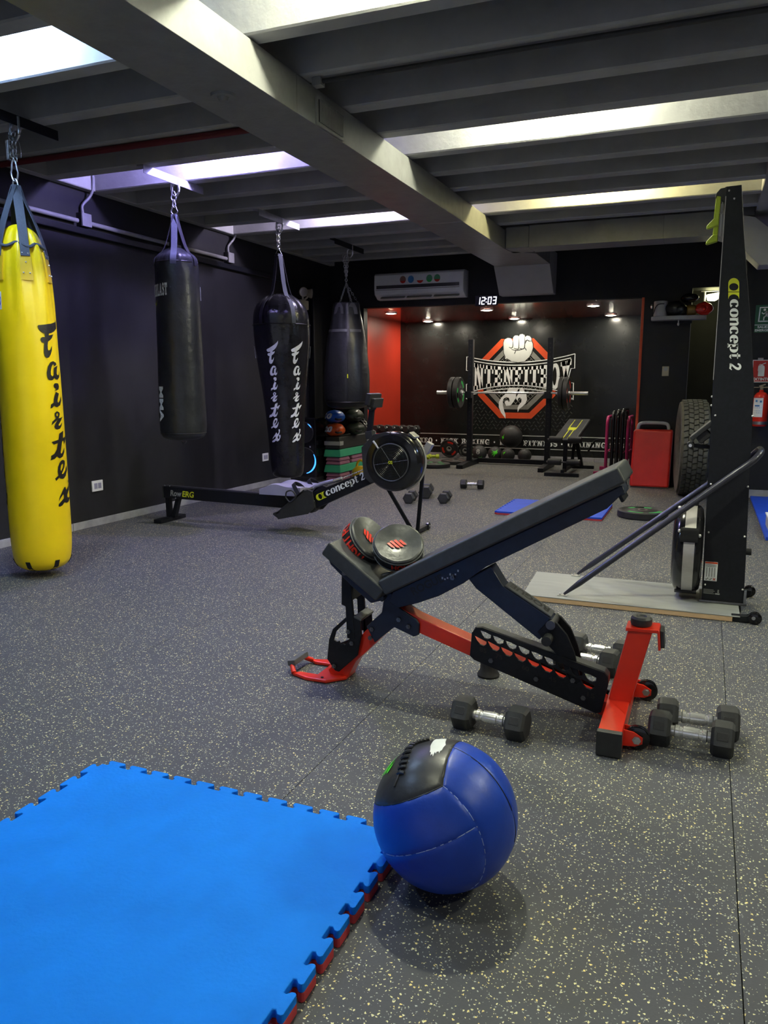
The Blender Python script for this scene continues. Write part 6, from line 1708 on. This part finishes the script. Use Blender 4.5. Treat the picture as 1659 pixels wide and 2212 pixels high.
# kick shield
t = thing('kick_shield', 'red rectangular kick shield with a pale handle standing on the floor', 'kick shield', (-.54, 9.32, 0))
m_ = MB(); q = .0
k0 = MB().box(-.752, -.326, 9.25, 9.40, .004, .655)
k0.v = [Vector((v.x + (.006 if v.z > .3 else -.004), v.y + (.10 if v.z > .3 else 0), v.z)) for v in k0.v]
k0.build('pad_block', 'red_pad', t, bevel=.03, seg=4)
MB().tube(smooth_pts([(-.705, 9.42, .64), (-.695, 9.42, .70), (-.655, 9.42, .725), (-.54, 9.42, .73), (-.42, 9.42, .725), (-.38, 9.42, .70), (-.37, 9.42, .64)], 5), .019, 12).build('carry_handle', 'panel_grey', t)
MB().box(-.745, -.335, 9.245, 9.405, .0, .012).build('base_edge', 'black_plastic', t, bevel=.004)
# tyre
t = thing('tyre', 'large worn tyre standing on edge beside the ski machine', 'tyre', (-.115, 8.86, 0))
TC = Vector((-.115, 8.86, .505)); ax = Vector((1, .10, 0)).normalized(); u, v, d = frame(ax)
tb = MB().lathe([(.31, -.10), (.36, -.125), (.43, -.142), (.475, -.135), (.484, -.105), (.486, 0), (.484, .105), (.475, .135), (.43, .142), (.36, .125), (.31, .10), (.30, 0), (.31, -.10)], TC, ax, 72).build('carcass', 'tire', t)
NB = 48; tv = []
for row in range(5):
    for i in range(NB):
        if row % 2 == 0: pass
        a0 = 2 * PI * (i + .10 + .5 * (row % 2)) / NB; a1 = 2 * PI * (i + .90 + .5 * (row % 2)) / NB
        w0 = -.118 + row * .0472 + .003; w1 = w0 + .0412
        sk_ = .02 * (1 if row % 2 else -1)
        P = []
        for rr_ in (.480, .506 if row in (1, 2, 3) else .502):
            for a, w_ in ((a0, w0), (a1, w0), (a1 + sk_, w1), (a0 + sk_, w1)):
                P.append(TC + d * w_ + (u * math.cos(a) + v * math.sin(a)) * rr_)
        MB_ = MB().add(P, [(4, 5, 6, 7), (0, 1, 5, 4), (1, 2, 6, 5), (2, 3, 7, 6), (3, 0, 4, 7)])
        tv.append(MB_)
big = MB()
for b_ in tv: big.add(b_.v, b_.f)
big.build('tread_blocks', 'tire', tb, smooth=False)['kind'] = 'stuff'

# ---------------------------------------------------------------- speaker and step stack in the left corner
t = thing('party_speaker', 'tall black loudspeaker with glowing blue rings in the corner', 'speaker', (-4.47, 8.5, 0))
MB().box(-4.655, -4.315, 8.36, 8.66, .03, .765).build('cabinet', 'black_gloss', t, bevel=.02, seg=3)
MB().box(-4.655, -4.31, 8.33, 8.66, 0, .05).build('base', 'black_plastic', t, bevel=.01)
for zc, r_, a0, a1, w_ in ((.245, .155, -78, 32, .020), (.585, .12, 30, 62, .010)):
    MB().lathe([(0, 0), (r_ - .02, 0), (r_, .006), (r_ + .012, 0)], (-4.475, 8.359, zc), (0, -1, 0), 40).build('woofer', 'black_plastic', t, fix=False)
    m_ = MB(); m_.strip([(-4.475 + r_ * math.cos(R_(a0 + (a1 - a0) * i / 24)), zc + r_ * math.sin(R_(a0 + (a1 - a0) * i / 24))) for i in range(25)], [w_ * (.35 + .65 * math.sin(PI * i / 24)) for i in range(25)], lambda p, q: (p, 8.350, q))
    m_.build('light_ring', 'led_blue', t, fix=False)
MB().box(-4.400, -4.385, 8.357, 8.359, .405, .425).build('badge', 'white', t)
def step(lab, z0, z1, x0, x1, y0, y1, m, name='aerobic_step', top=None):
    t = thing(name, lab, 'step', ((x0 + x1) / 2, (y0 + y1) / 2, z0), 'step stack in the corner')
    k = MB().box(x0, x1, y0, y1, z0, z1)
    for i in (4, 5, 6, 7):
        v = k.v[i]; k.v[i] = Vector((v.x + (.015 if v.x < (x0 + x1) / 2 else -.015), v.y + (.015 if v.y < (y0 + y1) / 2 else -.015), v.z))
    k.build('deck', m, t, bevel=.012, seg=3)
    if top: MB().box(x0 + .05, x1 - .03, y0 + .06, y1 - .06, z1 - .002, z1 + .004).build('tread_surface', top, t)
    return t
SX0, SX1, SY0, SY1 = -4.27, -4.06, 8.50, 9.42
for lev, z in (('lowest', .0), ('middle', .192)):
    for k in range(2):
        for e, (a, b) in enumerate(((SY0 + .01, SY0 + .30), (SY0 + .36, SY0 + .80))):
            w_ = ('lower' if k == 0 else 'upper'); s_ = ('front' if e == 0 else 'back')
            g_ = 'under the lower' if lev == 'lowest' else 'between the two'
            step(f'mauve riser block, {w_} one at the {s_} {g_} mint green step' + ('s' if lev == 'middle' else ''), z + k * .046 + .001, z + k * .046 + .046, SX0, SX1, a, b, 'mauve', 'step_riser')
    step('lower mint green aerobic step in the corner stack' if lev == 'lowest' else 'upper mint green aerobic step in the corner stack', z + .094, z + .19, SX0 - .02, SX1 + .005, SY0, SY1, 'mint', top='rubber')
tt = step('black aerobic step with grey feet on top of the mint green ones', .385, .53, SX0, SX1, SY0, SY1, 'black_plastic', top='rubber')
for a in (SY0 - .004, SY1 - .10):
    MB().box(SX0 - .004, SX1 + .004, a, a + .10, .428, .478).build('step_foot', 'panel_grey', tt, bevel=.006)
def sandbag(lab, c, r, m, num=None):
    t = thing('slam_bag', lab, 'sandbag', (c[0], c[1], c[2] - r[2]), 'sandbags on the step stack')
    blob(MB(), c, r, seed=c[0] * 9, amp=.10).build('bag_shell', m, t)
    MB().tube(smooth_pts([(c[0] + r[0] * .55, c[1] - r[1] * .85, c[2] - .02), (c[0] + r[0] * .8, c[1] - r[1] * .80, c[2] - .03), (c[0] + r[0] * 1.0, c[1] - r[1] * .45, c[2] - .025)], 4), .012, 8).build('handle', 'strap_black', t)
    if num:
        tx = MB()
        def fn(u, v):
            p = (u - .5) * 1.0 - .22; q = (v - .5) * .85 + .15
            dd = math.sqrt(max(.02, 1 - p * p - q * q))
            return (c[0] + r[0] * p * 1.05, c[1] - r[1] * dd * 1.07 - .002, c[2] + r[2] * q * 1.05)
        put_sans(tx, num, fn, .06, .2); tx.build('number', 'white', t, fix=False, smooth=False)
sandbag('orange sandbag marked 20 on the step stack', (-4.172, 8.60, .614), (.116, .15, .080), 'orange', '20')
sandbag('blue sandbag marked 10 on top of the orange one', (-4.178, 8.61, .772), (.116, .15, .078), 'blue_bag', '10')
sandbag('lower dark green sandbag behind the orange one', (-4.07, 8.98, .612), (.115, .16, .078), 'olive')
sandbag('upper dark green sandbag behind the blue one', (-4.08, 8.97, .772), (.112, .16, .080), 'olive')
cn = thing('chain', 'silver chain hanging down over the end of the dark green sandbags', 'chain', (-3.97, 9.1, .55))
m_ = MB(); lk = smooth_pts([(-4.00, 9.02, .735), (-3.955, 9.05, .66), (-3.93, 9.12, .60), (-3.90, 9.22, .545)], 4)
for i in range(0, len(lk) - 2, 2):
    chain(m_, lk[i], lk[min(i + 2, len(lk) - 1)], 1, wd=.016, r=.006)
m_.build('links', 'chrome', cn)
t = thing('kettlebell', 'yellow rounded weight in front of the step stack, half behind the rower', 'kettlebell', (-3.84, 8.62, 0))
MB().lathe([(0, 0), (.075, 0), (.105, .03), (.115, .085), (.10, .14), (.06, .175), (0, .185)], (-3.84, 8.62, 0), n=28).build('bell', 'yellow_patch', t)
MB().tube([(-3.84 + p[0], 8.62, .165 + p[1]) for p in arc((0, 0), .055, 0, 180, 12, .085)], .014, 10).build('handle', 'yellow_patch', t)
